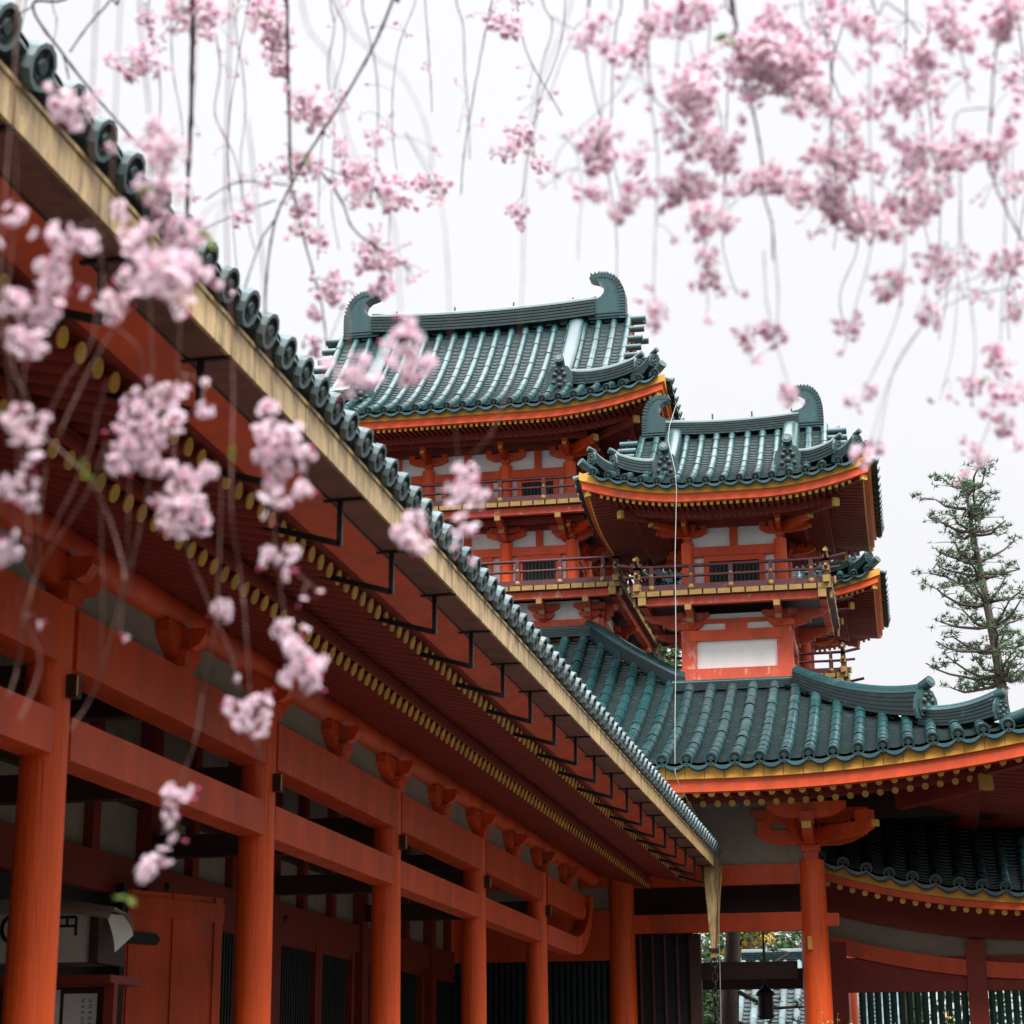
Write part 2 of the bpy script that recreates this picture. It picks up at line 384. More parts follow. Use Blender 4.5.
def arm_poly(L, h):       # boat-shaped bracket arm, side view, centred, top at y=0
    return [(-L/2,0),(-L/2,-h*.42),(-L/2+.06*L,-h*.62),(-L/2+.13*L,-h*.82),(-L/2+.24*L,-h),(L/2-.24*L,-h),(L/2-.13*L,-h*.82),(L/2-.06*L,-h*.62),(L/2,-h*.42),(L/2,0)]
def bracket(mb, p, ex, n, L, h, out=.5, mg=1, block=True, m=0):
    """bearing block, arm along the wall and arm outward (gilt end) at column head p"""
    p = Vector(p); b = h*1.05
    if block:
        mb.obox(p+Z_*(b*.25), ex, n, Z_, b*.42, b*.42, b*.25, m)
        mb.obox(p+Z_*(b*.68), ex, n, Z_, b*.55, b*.55, b*.18, m)
    q = p+Z_*(b*.86+h)
    mb.prism(arm_poly(L, h), q-n*(h*.32), ex, Z_, n, h*.64, m)
    for k in (-.42, 0, .42):
        mb.obox(q+ex*(L*k)+Z_*(h*.3), ex, n, Z_, h*.42, h*.42, h*.3, m)
    if out:
        mb.prism([(-out*.2,0),(-out*.2,-h*.9),(out*.55,-h*.9),(out*.8,-h*.75),(out*.94,-h*.5),(out,-h*.2),(out,0)], q-ex*(h*.3)+Z_*.004, n, Z_, ex, h*.6, m)
        mb.obox(q+n*(out+.008)-Z_*(h*.22), ex, n, Z_, h*.29, .010, h*.2, mg)
        mb.obox(q+n*(out*.85)+Z_*(h*.32), ex, n, Z_, h*.42, h*.42, h*.32, m)
# ------------------------------------------------------------------ towers
def sides(cx, cy, hx, hy):
    return [((cx, cy-hy), X_, Y_, hx), ((cx+hx, cy), Y_, -X_, hy), ((cx, cy+hy), -X_, -Y_, hx), ((cx-hx, cy), -Y_, X_, hy)]

def irimoya(root, cx, cy, ax, ay, z0, ha, hb, L, u0, gx, dx, vd, sp, r, rh, shW, shH, rsp, vw):
    SL = [Slope(O, ex, ey, a, z0, ha, hb, L, a-u0, 2.2) for (O, ex, ey, a) in sides(cx, cy, ax, ay)]
    mb = MB(); gw = gx-.28
    for k, S in enumerate(SL):
        n = int((S.a-.05)/sp); us = [sp*(i) for i in range(-n, n+1)]
        if k % 2 == 0: vm = lambda u: (ay if abs(u) < gx+.02 else max(0, ax-abs(u)))
        else: vm = lambda u: max(0, min(ax-gw, ay-abs(u)))
        tile_slope(mb, S, us, r, vm, course=(.105 if k in (0, 1, 3) else .3), flat=True)
    # verge tiles of the gables
    for S in (SL[0], SL[2]):
        for sg in (-1, 1):
            v = ax-gx+.12
            while v < ay-.05:
                p = S.P(sg*(gx-.08), v, .03); mb.tube([p, p+S.ex*(sg*.34)], [r*.95, r*.95], 8, 0, True, 2); v += sp*.9
    # gap filler at the hips' edge rows
    roof = mb.build('tiled_roof', [TILE, TILEFLAT, TILEDISK], root)
    # gables
    g = MB()
    for sg in (-1, 1):
        g = MB(); pts = []
        vs = [ax-gw + (ay-(ax-gw))*i/8 for i in range(9)]
        for v in vs: pts.append((v-ay, SL[0].h(v)-.06))
        pts += [(ay-v, SL[0].h(v)-.06) for v in vs[::-1][1:]]
        g.prism(pts, (cx+sg*gw-.03, cy, z0), Y_, Z_, X_, .06, 0)
        for t in (-1, 1):
            rings = []
            for v in vs:
                zz = z0+SL[0].h(v)
                rings.append([Vector((cx+sg*(gx-.04)+o, cy+t*(ay-v), zz+dz)) for (o, dz) in ((-.05, -.10), (-.05, -.30), (.0, -.30), (.0, -.10))])
            g.sweep(rings, 1)
        g.build('gable', [PLASTER, RED], root)
    # ridges
    zr = z0+SL[0].h(ay)
    rd = MB(); n = 14
    gr = gx-.17-shW*.8
    path = [Vector((cx+gr*t, cy, zr-.06+.06*t*t*(rh/.3))) for t in [2*i/n-1 for i in range(n+1)]]
    ridge_sweep(rd, path, .34*rh/.3+.06, rh+.06, 0, 5, 1)
    # little iron eyes along the ridge
    for t in (-.6, -.2, .2, .6): rd.bar((cx+gx*t, cy, zr+rh), (cx+gx*t, cy, zr+rh+.12), .03, .03, 1)
    rd.build('main_ridge', [TILEFLAT, TILE], roof)
    for sg in (-1, 1):
        s = MB(); shibi(s, (cx+sg*(gx-.17), cy, zr-.04), X_*(-sg), shW, shH+.04, .26*shH/.8, 0)
        s.build('ridge_finial', [TILE, TILEFLAT], roof)
    for S in (SL[0], SL[2]):
        for sg in (-1, 1):
            d = MB(); vs = [ay-.12-(ay-.12-vd)*i/8 for i in range(9)]
            ridge_sweep(d, [S.P(sg*dx, v, -.02) for v in vs], sp*1.15, sp*.95, 0, 3, 1)
            p = S.P(sg*dx, vd, -.05); ridge_end(d, p, -S.ey, sp*1.75, 1, 2)
            d.build('descending_ridge', [TILEFLAT, TILE, TILEDISK], roof)
            c = MB()
            A = Vector((dx+.10, vd+.16)); o1 = Vector((ax-.56, .52)); o2 = Vector((ax-.21, .20))
            def hip(a, b, rise, w0, h0, last):
                pts = []
                for i in range(9):
                    t = i/8; q = a+(b-a)*t
                    pts.append(S.P(sg*q.x, q.y, -.02+rise*t*t))
                ridge_sweep(c, pts, w0, h0, 0, 4, 1)
                dd = pts[-1]-pts[-3]; dd.z = 0
                ridge_end(c, pts[-1]-Z_*.02, dd, h0*1.0, 1, 2)
            hip(A, o1, .16*L/.35, sp*.85, sp*1.1, False); hip(o1-(o1-A)*.05, o2, .20*L/.35, sp*.75, sp*.9, False)
            p = S.P(sg*(ax-.26), .24, .04); q = S.P(sg*(ax-.02), .02, .10*L/.35+.05); c.tube([p, (p+q)/2+Z_*-.02, q], [r, r*1.1, r*1.15], 10, 1, True, 2)
            c.build('hip_ridge', [TILEFLAT, TILE, TILEDISK], roof)
    # eave boards and soffit
    e1, e2, e3 = MB(), MB(), MB()
    for S in SL:
        eave_sweep(e1, S, [(0, -.055), (0, -.195), (.12, -.195), (.12, -.055)], 0)
        eave_sweep(e2, S, [(.045, -.197), (.045, -.335), (.16, -.335), (.16, -.197)], 0)
        eave_sweep(e3, S, [(.14, -.33), (.80, -.26), (.80, -.42), (.88, -.42), (.88, -.34), (vw, -.10), (vw, -.03), (.14, -.25)], 0)
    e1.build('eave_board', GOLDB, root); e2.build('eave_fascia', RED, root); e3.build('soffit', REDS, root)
    me1 = rafter_mesh('flying_rafter', .68, rsp*.44, .052); Lr = vw-.8; me2 = rafter_mesh('rafter', Lr, rsp*.44, .055, False)
    stuff = MB()
    for k, S in enumerate(SL):
        n = int((S.a-.22)/rsp)
        for i in range(-n, n+1):
            u = i*rsp
            for (vs_, Lf, me, dz, sl, nm) in ((.145, .68, me1, -.363, .1, 'flying_rafter'), (.79, Lr, me2, -.41, .24, 'rafter')):
                Lx = min(Lf, S.a-abs(u)-vs_-.04)
                if Lx < .1: continue
                p = S.O+S.ex*u+S.ey*vs_+Z_*(z0+S.lift(u, 0)+dz)
                if k == 0:
                    o = put(nm, me, root, p, (math.atan(sl), 0, 0)); o.scale = (1, Lx/Lf, 1)
                else:
                    q = p+S.ey*Lx+Z_*(sl*Lx); stuff.bar(p, q, rsp*.5, .065, 0)
                    if nm == 'flying_rafter': stuff.obox(p-S.ey*.006, S.ex, S.ey, Z_, rsp*.27, .012, .037, 1)
    stuff.build('side_rafters', [REDS, GOLD], root, 'stuff')
    for S in (SL[0], SL[2]):
        for sg in (-1, 1):
            h = MB()
            p = S.O+S.ex*(sg*(ax-.12))+S.ey*.12+Z_*(z0+L-.40); q = S.O+S.ex*(sg*(ax-vw))+S.ey*vw+Z_*(z0-.12)
            d = (q-p).normalized(); h.bar(p, q, .11, .14, 0); h.bar(p-d*.01, p+d*.05, .118, .148, 1)
            p2 = S.O+S.ex*(sg*(ax-.62))+S.ey*.62+Z_*(z0+L*.6-.55); q2 = q-Z_*.18
            d = (q2-p2).normalized(); h.bar(p2, q2, .11, .13, 0); h.bar(p2-d*.01, p2+d*.06, .118, .138, 1)
            h.build('corner_rafter', [REDS, GOLD], root)
    return SL

def storey(root, cx, cy, hx, hy, zf, zt, nx, ny, zb, cr, brL, brh, out, door=False):
    """one storey: plaster core, columns, tie beams, lattice windows, brackets"""
    w_ = MB(); w_.box(cx-hx+.07, cx+hx-.07, cy-hy+.07, cy+hy-.07, zf, zt, 0); w_.build('plaster_wall', PLASTER, root)
    bm = MB()
    for k, (O, ex, ey, a) in enumerate(sides(cx, cy, hx, hy)):
        nodes = nx if k % 2 == 0 else ny; O3 = Vector((O[0], O[1], 0)); n = -ey
        bm.obox(O3+Z_*zb-n*.03, ex, n, Z_, a, .075, .085, 0)
        bm.obox(O3+Z_*(zf+.09)-n*.03, ex, n, Z_, a, .07, .09, 0)
        for u in nodes[:-1] if k < 4 else nodes:
            c = MB(); p = O3+ex*u; c.tube([p+Z_*zf, p+Z_*(zb+.17)], cr, 14, 0); c.build('column', REDC, root)
            b = MB(); corner = abs(abs(u)-a) < .01
            bracket(b, p+Z_*(zb+.17), ex, n, brL, brh, out)
            if corner:
                dg = (n - ex).normalized(); bracket(b, p+Z_*(zb+.171), Vector((dg.y, -dg.x, 0)), dg, brL*.5, brh, out*1.3, 1, False)
                bracket(b, p+Z_*(zb+.172), n, -ex, brL, brh, out, 1, False)
                q = p+dg*(out*1.5)+Z_*(zb+.17+brh*2.1)
                b.bar(p+Z_*(zb+.17+brh*2.1), q, .12, .14, 0); b.obox(q+dg*.008, Vector((dg.y, -dg.x, 0)), dg, Z_, .06, .01, .07, 1)
            b.build('bracket', [RED, GOLD], root)
        for u1, u2 in zip(nodes[:-1], nodes[1:]):
            um = (u1+u2)/2; wd = (u2-u1)/2-cr
            st = MB(); st.obox(O3+ex*um+Z_*((zb+zt)/2)-n*.05, ex, n, Z_, .07, .035, (zt-zb)/2, 0); st.build('bay_strut', RED, root)
            z0, z1 = zf+.18, zb-.085; zc = (z0+z1)/2; hh = (z1-z0)/2
            if wd < .75 or not door:
                wn_ = MB(); ww = wd*.62
                wn_.obox(O3+ex*um+Z_*zc-n*.05, ex, n, Z_, ww, .03, hh, 1)
                for s in (-1, 1): wn_.obox(O3+ex*(um+s*(ww+.05))+Z_*zc-n*.03, ex, n, Z_, .05, .05, hh, 0)
                wn_.obox(O3+ex*um+Z_*(z1-.05)-n*.03, ex, n, Z_, ww, .05, .05, 0)
                m_ = max(5, int(ww*2/.07))
                for i in range(m_): wn_.obox(O3+ex*(um-ww+ww*2*(i+.5)/m_)+Z_*(zc-.05)-n*.02, ex, n, Z_, .014, .014, hh-.05, 2)
                wn_.build('lattice_window', [RED, VOID, LATT], root)
            else:
                wn_ = MB()
                wn_.obox(O3+ex*um+Z_*zc-n*.05, ex, n, Z_, wd, .03, hh, 0)
                for s in (-.5, 0, .5): wn_.obox(O3+ex*(um+s*wd)+Z_*zc-n*.02, ex, n, Z_, .03, .03, hh, 0)
                wn_.build('panelled_door', [RED], root)
    bm.build('tie_beams', RED, root)
    zp = zb+.17+brh*2.75
    for hx_, hy_, z_, hh_ in ((hx, hy, zp, .07), (hx+out*.85, hy+out*.85, zp+.02, .06)):
        p_ = MB()
        for (O, ex, ey, a) in sides(cx, cy, hx_, hy_): p_.obox(Vector((O[0], O[1], 0))+Z_*z_, ex, ey, Z_, a+.05, .05, hh_, 0)
        p_.build('eave_purlin', REDS, root)

def balcony(root, cx, cy, hx, hy, z, bx, by, rail_h, psp, nx, ny, drop):
    """gallery floor with gilt board ends, edge beam, corbels and a three-rail balustrade; floor top at z"""
    fl = MB(); fl.box(cx-hx+.06, cx+hx-.06, cy-hy+.06, cy+hy-.06, z-.10, z, 0)
    bm = MB()
    for k, (O, ex, ey, a) in enumerate(sides(cx, cy, hx, hy)):
        O3 = Vector((O[0], O[1], 0)); n = -ey; m_ = int(2*a/.235); s_ = 2*a/m_
        for i in range(m_):
            fl.obox(O3+ex*(-a+s_*(i+.5))+Z_*(z-.052+rnd.uniform(-.003, .003))+n*.004, ex, n, Z_, s_*.44, .006, .045, 1); fl.obox(O3+ex*(-a+s_*(i+.5))+Z_*(z-.052)-n*.05, ex, n, Z_, s_*.43, .047, .044, 0)
        bm.obox(O3+Z_*(z-.175)-n*.17, ex, n, Z_, a-.10, .065, .07, 0)
        for s in (-1, 1): bm.obox(O3+ex*(s*(a-.02))+Z_*(z-.175)-n*.17, ex, n, Z_, .02, .07, .075, 1)
    fl.build('balcony_floor', [DARKRED, GOLDF], root); bm.build('balcony_beam', [FADED, GOLDF], root)
    # corbels carrying the floor
    for k, (O, ex, ey, a) in enumerate(sides(cx, cy, bx, by)):
        nodes = nx if k % 2 == 0 else ny; n = -ey; O3 = Vector((O[0], O[1], 0)); ov = (hy-by if k % 2 == 0 else hx-bx)-.10
        for u in nodes:
            c = MB(); p = O3+ex*u+Z_*(z-.245); corner = abs(abs(u)-a) < .01
            c.prism([(-.1,0),(-.1,-.16),(ov*.6,-.16),(ov*.85,-.12),(ov,-.04),(ov,0)], p-ex*.06, n, Z_, ex, .12, 0)
            c.prism([(-.1,-.161),(-.1,-drop),(ov*.2,-drop),(ov*.42,-drop*.85),(ov*.55,-.2),(ov*.55,-.161)], p-ex*.055, n, Z_, ex, .11, 0)
            c.obox(p+n*(ov+.006)-Z_*.05, ex, n, Z_, .055, .012, .05, 1)
            c.obox(p+n*(ov*.55)-Z_*.2, ex, n, Z_, .058, .014, .045, 1)
            c.prism(arm_poly(.62, .13), p-Z_*.02+n*.03, ex, Z_, n, .09, 0)
            c.prism(arm_poly(.42, .12), p-Z_*.18+n*.03, ex, Z_, n, .085, 0)
            if corner:
                s = 1 if u > 0 else -1; dg = (n+ex*s).normalized(); sd2 = Vector((dg.y, -dg.x, 0)); dv = ov*1.38
                c.prism([(-.1,.0),(-.1,-.17),(dv*.55,-.17),(dv*.8,-.10),(dv,.02),(dv,.10)], p-sd2*.065+Z_*.03, dg, Z_, sd2, .13, 0)
                c.prism([(-.1,-.18),(-.1,-drop),(dv*.3,-drop),(dv*.55,-drop*.8),(dv*.72,-.22),(dv*.72,-.175)], p-sd2*.06+Z_*.03, dg, Z_, sd2, .12, 0)
                c.obox(p+dg*(dv+.008)+Z_*.08, sd2, dg, Z_, .07, .012, .05, 1)
                # beam end leaving the corner sideways
                c.prism([(-.1,-.02),(-.1,-.18),(ov*.9,-.18),(ov*1.02,-.12),(ov*1.05,-.02)], p-n*.05, ex*s, Z_, n, .11, 0)
                c.obox(p+ex*(s*(ov*1.05+.008))-Z_*.07, ex, n, Z_, .012, .05, .05, 1)
            c.build('corbel', [FADED, GOLDF], root)
    # balustrade
    rl = MB(); ins = .085; H = rail_h
    for k, (O, ex, ey, a) in enumerate(sides(cx, cy, hx-ins, hy-ins)):
        O3 = Vector((O[0], O[1], 0)); n = -ey
        rl.obox(O3+Z_*(z+.055), ex, n, Z_, a+.14, .05, .055, 0)
        for s in (-1, 1): rl.obox(O3+ex*(s*(a+.15))+Z_*(z+.055), ex, n, Z_, .015, .055, .06, 1)
        for (zz, rr, ext, up) in ((H*.60, .028, .25, .02), (H, .032, .36, .07)):
            pts = []
            for i in range(13):
                t = -1+i/6; u = t*(a+ext); q = max(0, abs(u)-a+.12)/(ext+.12)
                pts.append(O3+ex*u+Z_*(z+zz+up*q*q))
            rl.tube(pts, rr, 8, 0, True, 1)
    rail = rl.build('railing', [DARKRED, GOLDF], root)
    for k, (O, ex, ey, a) in enumerate(sides(cx, cy, hx-ins, hy-ins)):
        O3 = Vector((O[0], O[1], 0)); n = -ey; b = a-.26 if a > 1.5 else a-.2; m_ = max(2, int(round(2*b/psp)))
        for i in range(m_+1):
            u = -b+2*b*i/m_
            if i in (0, m_) and False: continue
            p = MB(); q = O3+ex*u
            p.obox(q+Z_*(z+H*.30), ex, n, Z_, .045, .045, H*.32, 0); p.obox(q+Z_*(z+H*.8), ex, n, Z_, .035, .035, H*.2, 0)
            p.lathe_n(q+n*.05+Z_*(z+.05), n, [(.055, 0), (.055, .02), (.03, .045), (.001, .05)], 10, 1)
            p.lathe_n(q+n*.035+Z_*(z+H*.62), n, [(.035, 0), (.035, .015), (.02, .03), (.001, .034)], 8, 1)
            p.build('railing_post', [DARKRED, GOLDF], rail)
        # corner post with gilt sleeves and a knob
        p = MB(); q = O3+ex*(-a)
        p.obox(q+Z_*(z+H*.5), ex, n, Z_, .05, .05, H*.5, 0)
        p.obox(q+Z_*(z+.055), ex, n, Z_, .075, .075, .075, 1); p.obox(q+Z_*(z+H*.60), ex, n, Z_, .062, .062, .045, 1)
        p.obox(q+Z_*(z+H), ex, n, Z_, .05, .05, .05, 1)
        p.lathe(q+Z_*(z+H), [(.045, .05), (.05, .08), (.03, .11), (.05, .14), (.045, .18), (.001, .23)], 10, 1)
        p.build('corner_post', [DARKRED, GOLDF], rail)

# --- front corner tower
TX, TY = -2.8, 36.0
tw = thing('corner_tower', 'smaller nearer tower with one gilt balcony and a large white panel at its base', 'tower', (TX, TY, 8.4), 'corner towers of the hall')
pl = MB(); pl.box(TX-.92, TX+.92, TY-.92, TY+.92, 7.2, 9.8, 0); pl.build('plaster_panel', PLASTER, tw)
b = MB(); b.box(TX-1.03, TX+1.03, TY-1.03, TY+1.03, 7.4, 8.79, 0); b.build('sill', FADED, tw)
b = MB()
for (O, ex, ey, a) in sides(TX, TY, .97, .97):
    O3 = Vector((O[0], O[1], 0)); b.obox(O3+Z_*9.40+ey*.035, ex, ey, Z_, a-.13, .06, .095, 0)
    b.obox(O3+Z_*9.56+ey*.05, ex, ey, Z_, .19, .05, .065, 0)
    b.obox(O3+Z_*9.66+ey*.04, ex, ey, Z_, a, .05, .035, 0)
b.build('base_beam', RED, tw)
for sx in (-1, 1):
    for sy in (-1, 1):
        b = MB(); b.box(TX+sx*.85-.135, TX+sx*.85+.135, TY+sy*.85-.135, TY+sy*.85+.135, 8.79, 9.52, 0); b.build('base_post', FADED, tw)
        b = MB(); b.obox((TX+sx*.85, TY+sy*.85, 9.57), X_, Y_, Z_, .19, .19, .05, 0); b.build('post_block', RED, tw)
balcony(tw, TX, TY, 1.75, 1.75, 10.08, .9, .9, .45, .69, [-.78, .78], [-.78, .78], .30)
storey(tw, TX, TY, .84, .84, 10.08, 11.62, [-.84, .84], [-.84, .84], 10.98, .115, .72, .13, .55)
irimoya(tw, TX, TY, 2.54, 2.58, 11.80, .38, .11, .36, 2.0, 1.86, 1.1, .85, .285, .072, .27, .55, .80, .114, 1.72)

def copy_tree(o, parent=None):
    c = o.copy(); COL.objects.link(c); c.parent = parent
    for ch in list(o.children): copy_tree(ch, c)
    return c
tb = copy_tree(tw); tb.location = (TX, 44.0, 8.4); tb['label'] = 'corner tower half hidden behind the nearer tower, its roof corner level with that balcony'
# --- main tower
MX, MY = -8.33, 39.5
mt = thing('main_tower', 'taller farther tower with two balconies, one above the other, and the highest green roof', 'tower', (MX, MY, 9.8))
pl = MB(); pl.box(MX-2.72, MX+2.72, MY-2.22, MY+2.22, 8.5, 10.72, 0); pl.build('plaster_panel', PLASTER, mt)
b = MB(); b.box(MX-2.82, MX+2.82, MY-2.32, MY+2.32, 8.6, 10.33, 0); b.build('sill', FADED, mt)
balcony(mt, MX, MY, 3.25, 2.9, 10.90, 2.72, 2.22, .50, .84, [-2.55, -1.65, -.7, .7, 1.65, 2.55], [-2.05, 0, 2.05], .36)
storey(mt, MX, MY, 2.13, 1.7, 10.90, 12.35, [-2.13, -.8, .8, 2.13], [-1.7, 0, 1.7], 11.90, .13, .80, .12, .45, True)
balcony(mt, MX, MY, 2.95, 2.7, 12.66, 2.1, 1.7, .46, .84, [-2.0, -.8, .8, 2.0], [-1.6, 0, 1.6], .34)
storey(mt, MX, MY, 2.10, 1.7, 12.66, 14.2, [-2.10, -.8, .8, 2.10], [-1.7, 0, 1.7], 13.52, .13, .80, .14, .60, True)
irimoya(mt, MX, MY, 4.26, 3.48, 14.43, .45, .115, .42, 2.6, 3.25, 2.05, 1.1, .315, .078, .44, .78, 1.02, .110, 1.8)
def crack(mb, x, y, r0, r1, H):
    """a shrinkage split running down the column's camera side"""
    for k in range(2):
        a = R(-75+rnd.uniform(-25, 25)+k*38); z = rnd.uniform(.2, .8) if k == 0 else rnd.uniform(1.5, 3); z1 = H-rnd.uniform(.2, 1.2); pts = []
        while z < z1:
            r = r0+(r1-r0)*z/H-.0005; aa = a+rnd.gauss(0, .008); pts.append((x+r*math.cos(aa), y+r*math.sin(aa), z)); z += .25
        if len(pts) > 2: mb.tube(pts, .0035, 5, 2, False)
# ------------------------------------------------------------------ base hall under the towers
HX0, HY0 = 2.4, 30.5
hall = thing('base_hall', 'red hall with wide green tiled roof under the towers and one stout front column', 'hall', (-8.3, 40, 0))
HA = 10.7
def hmax_front(u):
    X = -8.3+u
    if X > -1.77: return max(0, min(4.5, HX0-X))
    if X > -3.79: return 4.45
    if X > -5.72: return 4.45+(-3.79-X)/1.93*2.25
    return 6.7
SF = Slope((-8.3, HY0), X_, Y_, HA, 6.44, .30, .034, .5, 5.7, 3.5, 1)
SR = Slope((HX0, 40), Y_, -X_, 9.5, 6.44, .30, .034, .5, 4.5, 3.5, -1)
mb = MB(); sp = .371; off = -1.78+8.3
us = [off+sp*i for i in range(-26, 12)]
us = [u for u in us if u < HA-.12]
tile_slope(mb, SF, us, .096, hmax_front, course=.115, seg=.38)
us2 = [-9.4+sp*i for i in range(0, 40)]
tile_slope(mb, SR, us2, .096, lambda u: max(0, min(4.5, u+9.5)), course=.3, seg=.5)
mb.box(-19, -5.5, 37.2, 47, 8.0, 9.9, 1); mb.box(-19, -2.1, 35.0, 46, 7.0, 8.35, 1)
roof = mb.build('tiled_roof', [TILE, TILEFLAT, TILEDISK], hall)
def rpart(name, paths, wd, ht, ends=()):
    m = MB()
    for p in paths: ridge_sweep(m, p, wd, ht, 0, 5, 1)
    for (p, d, s) in ends: ridge_end(m, p, d, s, 1, 2)
    return m.build(name, [TILEFLAT, TILE, TILEDISK], roof)
SFp = lambda X, d, dz=0: SF.P(X+8.3, d, dz)
rpart('base_ridge', [[Vector((-11.5, 37.15, 9.95)), Vector((-5.7, 37.15, 9.95))]], .34, .24)
rpart('descending_ridge', [[SFp(-5.75+2.0*t, 6.75-2.3*t, -.03) for t in [i/8 for i in range(9)]]], .36, .33)
rpart('base_ridge', [[Vector((-3.95, 34.92, 8.37)), Vector((-1.65, 34.92, 8.37))]], .26, .21)
h1 = [SFp(-1.72+2.10*t, 4.3-2.42*t, -.03+.16*t**2) for t in [i/10 for i in range(11)]]
h2 = [SFp(.36+1.15*t, 1.95-1.08*t, -.03+.16*t**2) for t in [i/10 for i in range(11)]]
hm = MB(); ridge_sweep(hm, h1, .34, lambda t: .40+.14*t*t, 0, 5, 1); ridge_end(hm, h1[-1]-Z_*.03, Vector((1, -.95, 0)), .52, 1, 2)
ridge_sweep(hm, h2, .30, lambda t: .34+.10*t*t, 0, 5, 1); ridge_end(hm, h2[-1]-Z_*.03, Vector((1, -.95, 0)), .36, 1, 2)
p, q = SFp(1.6, .8, .05), SFp(2.5, -.1, .3); hm.tube([p, (p+q)/2-Z_*.03, q], [.10, .11, .12], 10, 1, True, 2)
hm.build('hip_ridge', [TILEFLAT, TILE, TILEDISK], roof)
e1, e2, e3 = MB(), MB(), MB()
VW = 2.5
for S in (SF, SR):
    eave_sweep(e1, S, [(0, -.06), (0, -.275), (.14, -.275), (.14, -.06)], 0, n=60)
    eave_sweep(e2, S, [(.06, -.277), (.06, -.47), (.25, -.47), (.25, -.277)], 0, n=60)
    eave_sweep(e3, S, [(.22, -.46), (1.22, -.34), (1.22, -.48), (1.34, -.48), (1.34, -.38), (VW, -.05), (VW, .02), (.22, -.3)], 0, n=60)
# seams of the eave board
for i in range(50):
    u = -4+i*.3
    if u < HA: e1.obox(SF.O+X_*u+Y_*(-.001)+Z_*(SF.z0+SF.lift(u, 0)-.168), X_, Y_, Z_, .004, .003, .105, 1)
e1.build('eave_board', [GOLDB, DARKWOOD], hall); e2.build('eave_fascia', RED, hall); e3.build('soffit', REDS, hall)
me1 = rafter_mesh('flying_rafter', 1.0, .105, .12, True, True); me2 = rafter_mesh('rafter', VW-1.2, .105, .12, True, True)
for i in range(-30, 22):
    u = 8.3-3.16+.231*i
    for (vs_, Lf, me, dz, sl, nm) in ((.24, 1.0, me1, -.475, .10, 'flying_rafter'), (1.22, VW-1.2, me2, -.50, .30, 'rafter')):
        Lx = min(Lf, HA-abs(u)-vs_-.05)
        if Lx < .1: continue
        o = put(nm, me, hall, SF.O+X_*u+Y_*vs_+Z_*(SF.z0+SF.lift(u, 0)+dz), (math.atan(sl), 0, 0)); o.scale = (1, Lx/Lf, 1)
st = MB()
for i in range(75):
    u = -9.2+.231*i
    for (vs_, Lf, dz, sl) in ((.24, 1.0, -.475, .10), (1.22, VW-1.2, -.50, .30)):
        Lx = min(Lf, u+9.5-vs_-.05)
        if Lx < .1: continue
        p = SR.O+SR.ex*u+SR.ey*vs_+Z_*(SR.z0+SR.lift(u, 0)+dz); q = p+SR.ey*Lx+Z_*(sl*Lx); st.tube([p, q], .052, 8, 0, True, 1)
st.build('side_rafters', [REDS, GOLD], hall, 'stuff')
h = MB(); p = Vector((HX0-.15, HY0+.15, 6.44+.5-.5)); q = Vector((HX0-VW, HY0+VW, 6.25)); d = (q-p).normalized()
h.bar(p, q, .2, .24, 0); h.bar(p-d*.012, p+d*.16, .215, .255, 1)
p = Vector((HX0-1.15, HY0+1.15, 6.44+.22-.52)); d = (q-Z_*.2-p).normalized(); h.bar(p, q-Z_*.2, .22, .24, 0); h.bar(p-d*.012, p+d*.08, .23, .25, 1)
h.build('corner_rafter', [REDS, GOLD], hall)
# columns, beams, brackets
HC = [(-4.68, 33.), (-1.56, 33.), (-8.2, 33.), (-4.68, 37.), (-8.2, 37.), (-4.68, 42.), (-1.56, 42.), (-1.56, 47)]
for (x, y) in HC:
    c = MB(); c.tube([(x, y, .0), (x, y, .35), (x, y, 3.2), (x, y, 5.15)], [.235, .232, .225, .205], 20, 0); crack(c, x, y, .232, .206, 5.1); c.lathe((x, y, 0), [(.42, 0), (.42, .12), (.3, .2), (.24, .2)], 16, 1)
    c.build('column', [REDC, FLOOR, DARKWOOD], hall)
bk = MB(); p = Vector((-1.56, 33, 5.15)); bracket(bk, p, X_, -Y_, 1.75, .26, 1.15)
bracket(bk, p+Z_*.01, Y_, X_, 1.75, .26, .9, 1, False)
dg = Vector((1, -1, 0)).normalized(); bracket(bk, p+Z_*.005, Vector((dg.y, -dg.x, 0)), dg, .8, .26, 1.5, 1, False)
bk.prism(arm_poly(1.25, .24), p+Z_*.82-Y_*1.0, X_, Z_, Y_, .2, 0); bk.prism(arm_poly(1.9, .24), p+Z_*.83-Y_*.1, X_, Z_, Y_, .2, 0)
bk.build('bracket', [RED, GOLD], hall)
bk = MB(); bracket(bk, Vector((-4.68, 33, 5.15)), X_, -Y_, 1.75, .26, 1.0); bk.build('bracket', [RED, GOLD], hall)
b = MB(); b.box(-4.68, -1.56, 32.9, 33.1, 4.04, 4.33); b.build('tie_beam', RED, hall)
b = MB(); b.box(-1.56, -1.17, 32.91, 33.09, 4.1, 4.3); b.box(-1.17, -1.165, 32.92, 33.08, 4.11, 4.29, 1); b.build('beam_end', [RED, GOLD], hall)
b = MB(); b.box(-9, -1.56, 32.92, 33.08, 4.78, 5.10); b.build('head_beam', RED, hall)
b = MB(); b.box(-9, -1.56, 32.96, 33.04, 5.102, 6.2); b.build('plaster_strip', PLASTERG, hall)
b = MB(); b.box(-9, 2, 34.6, 35.4, 6.0, 6.6); b.box(-9.0, -1.5, 33.0, 33.12, 6.2, 6.7); b.build('ceiling', DARKWOOD, hall)
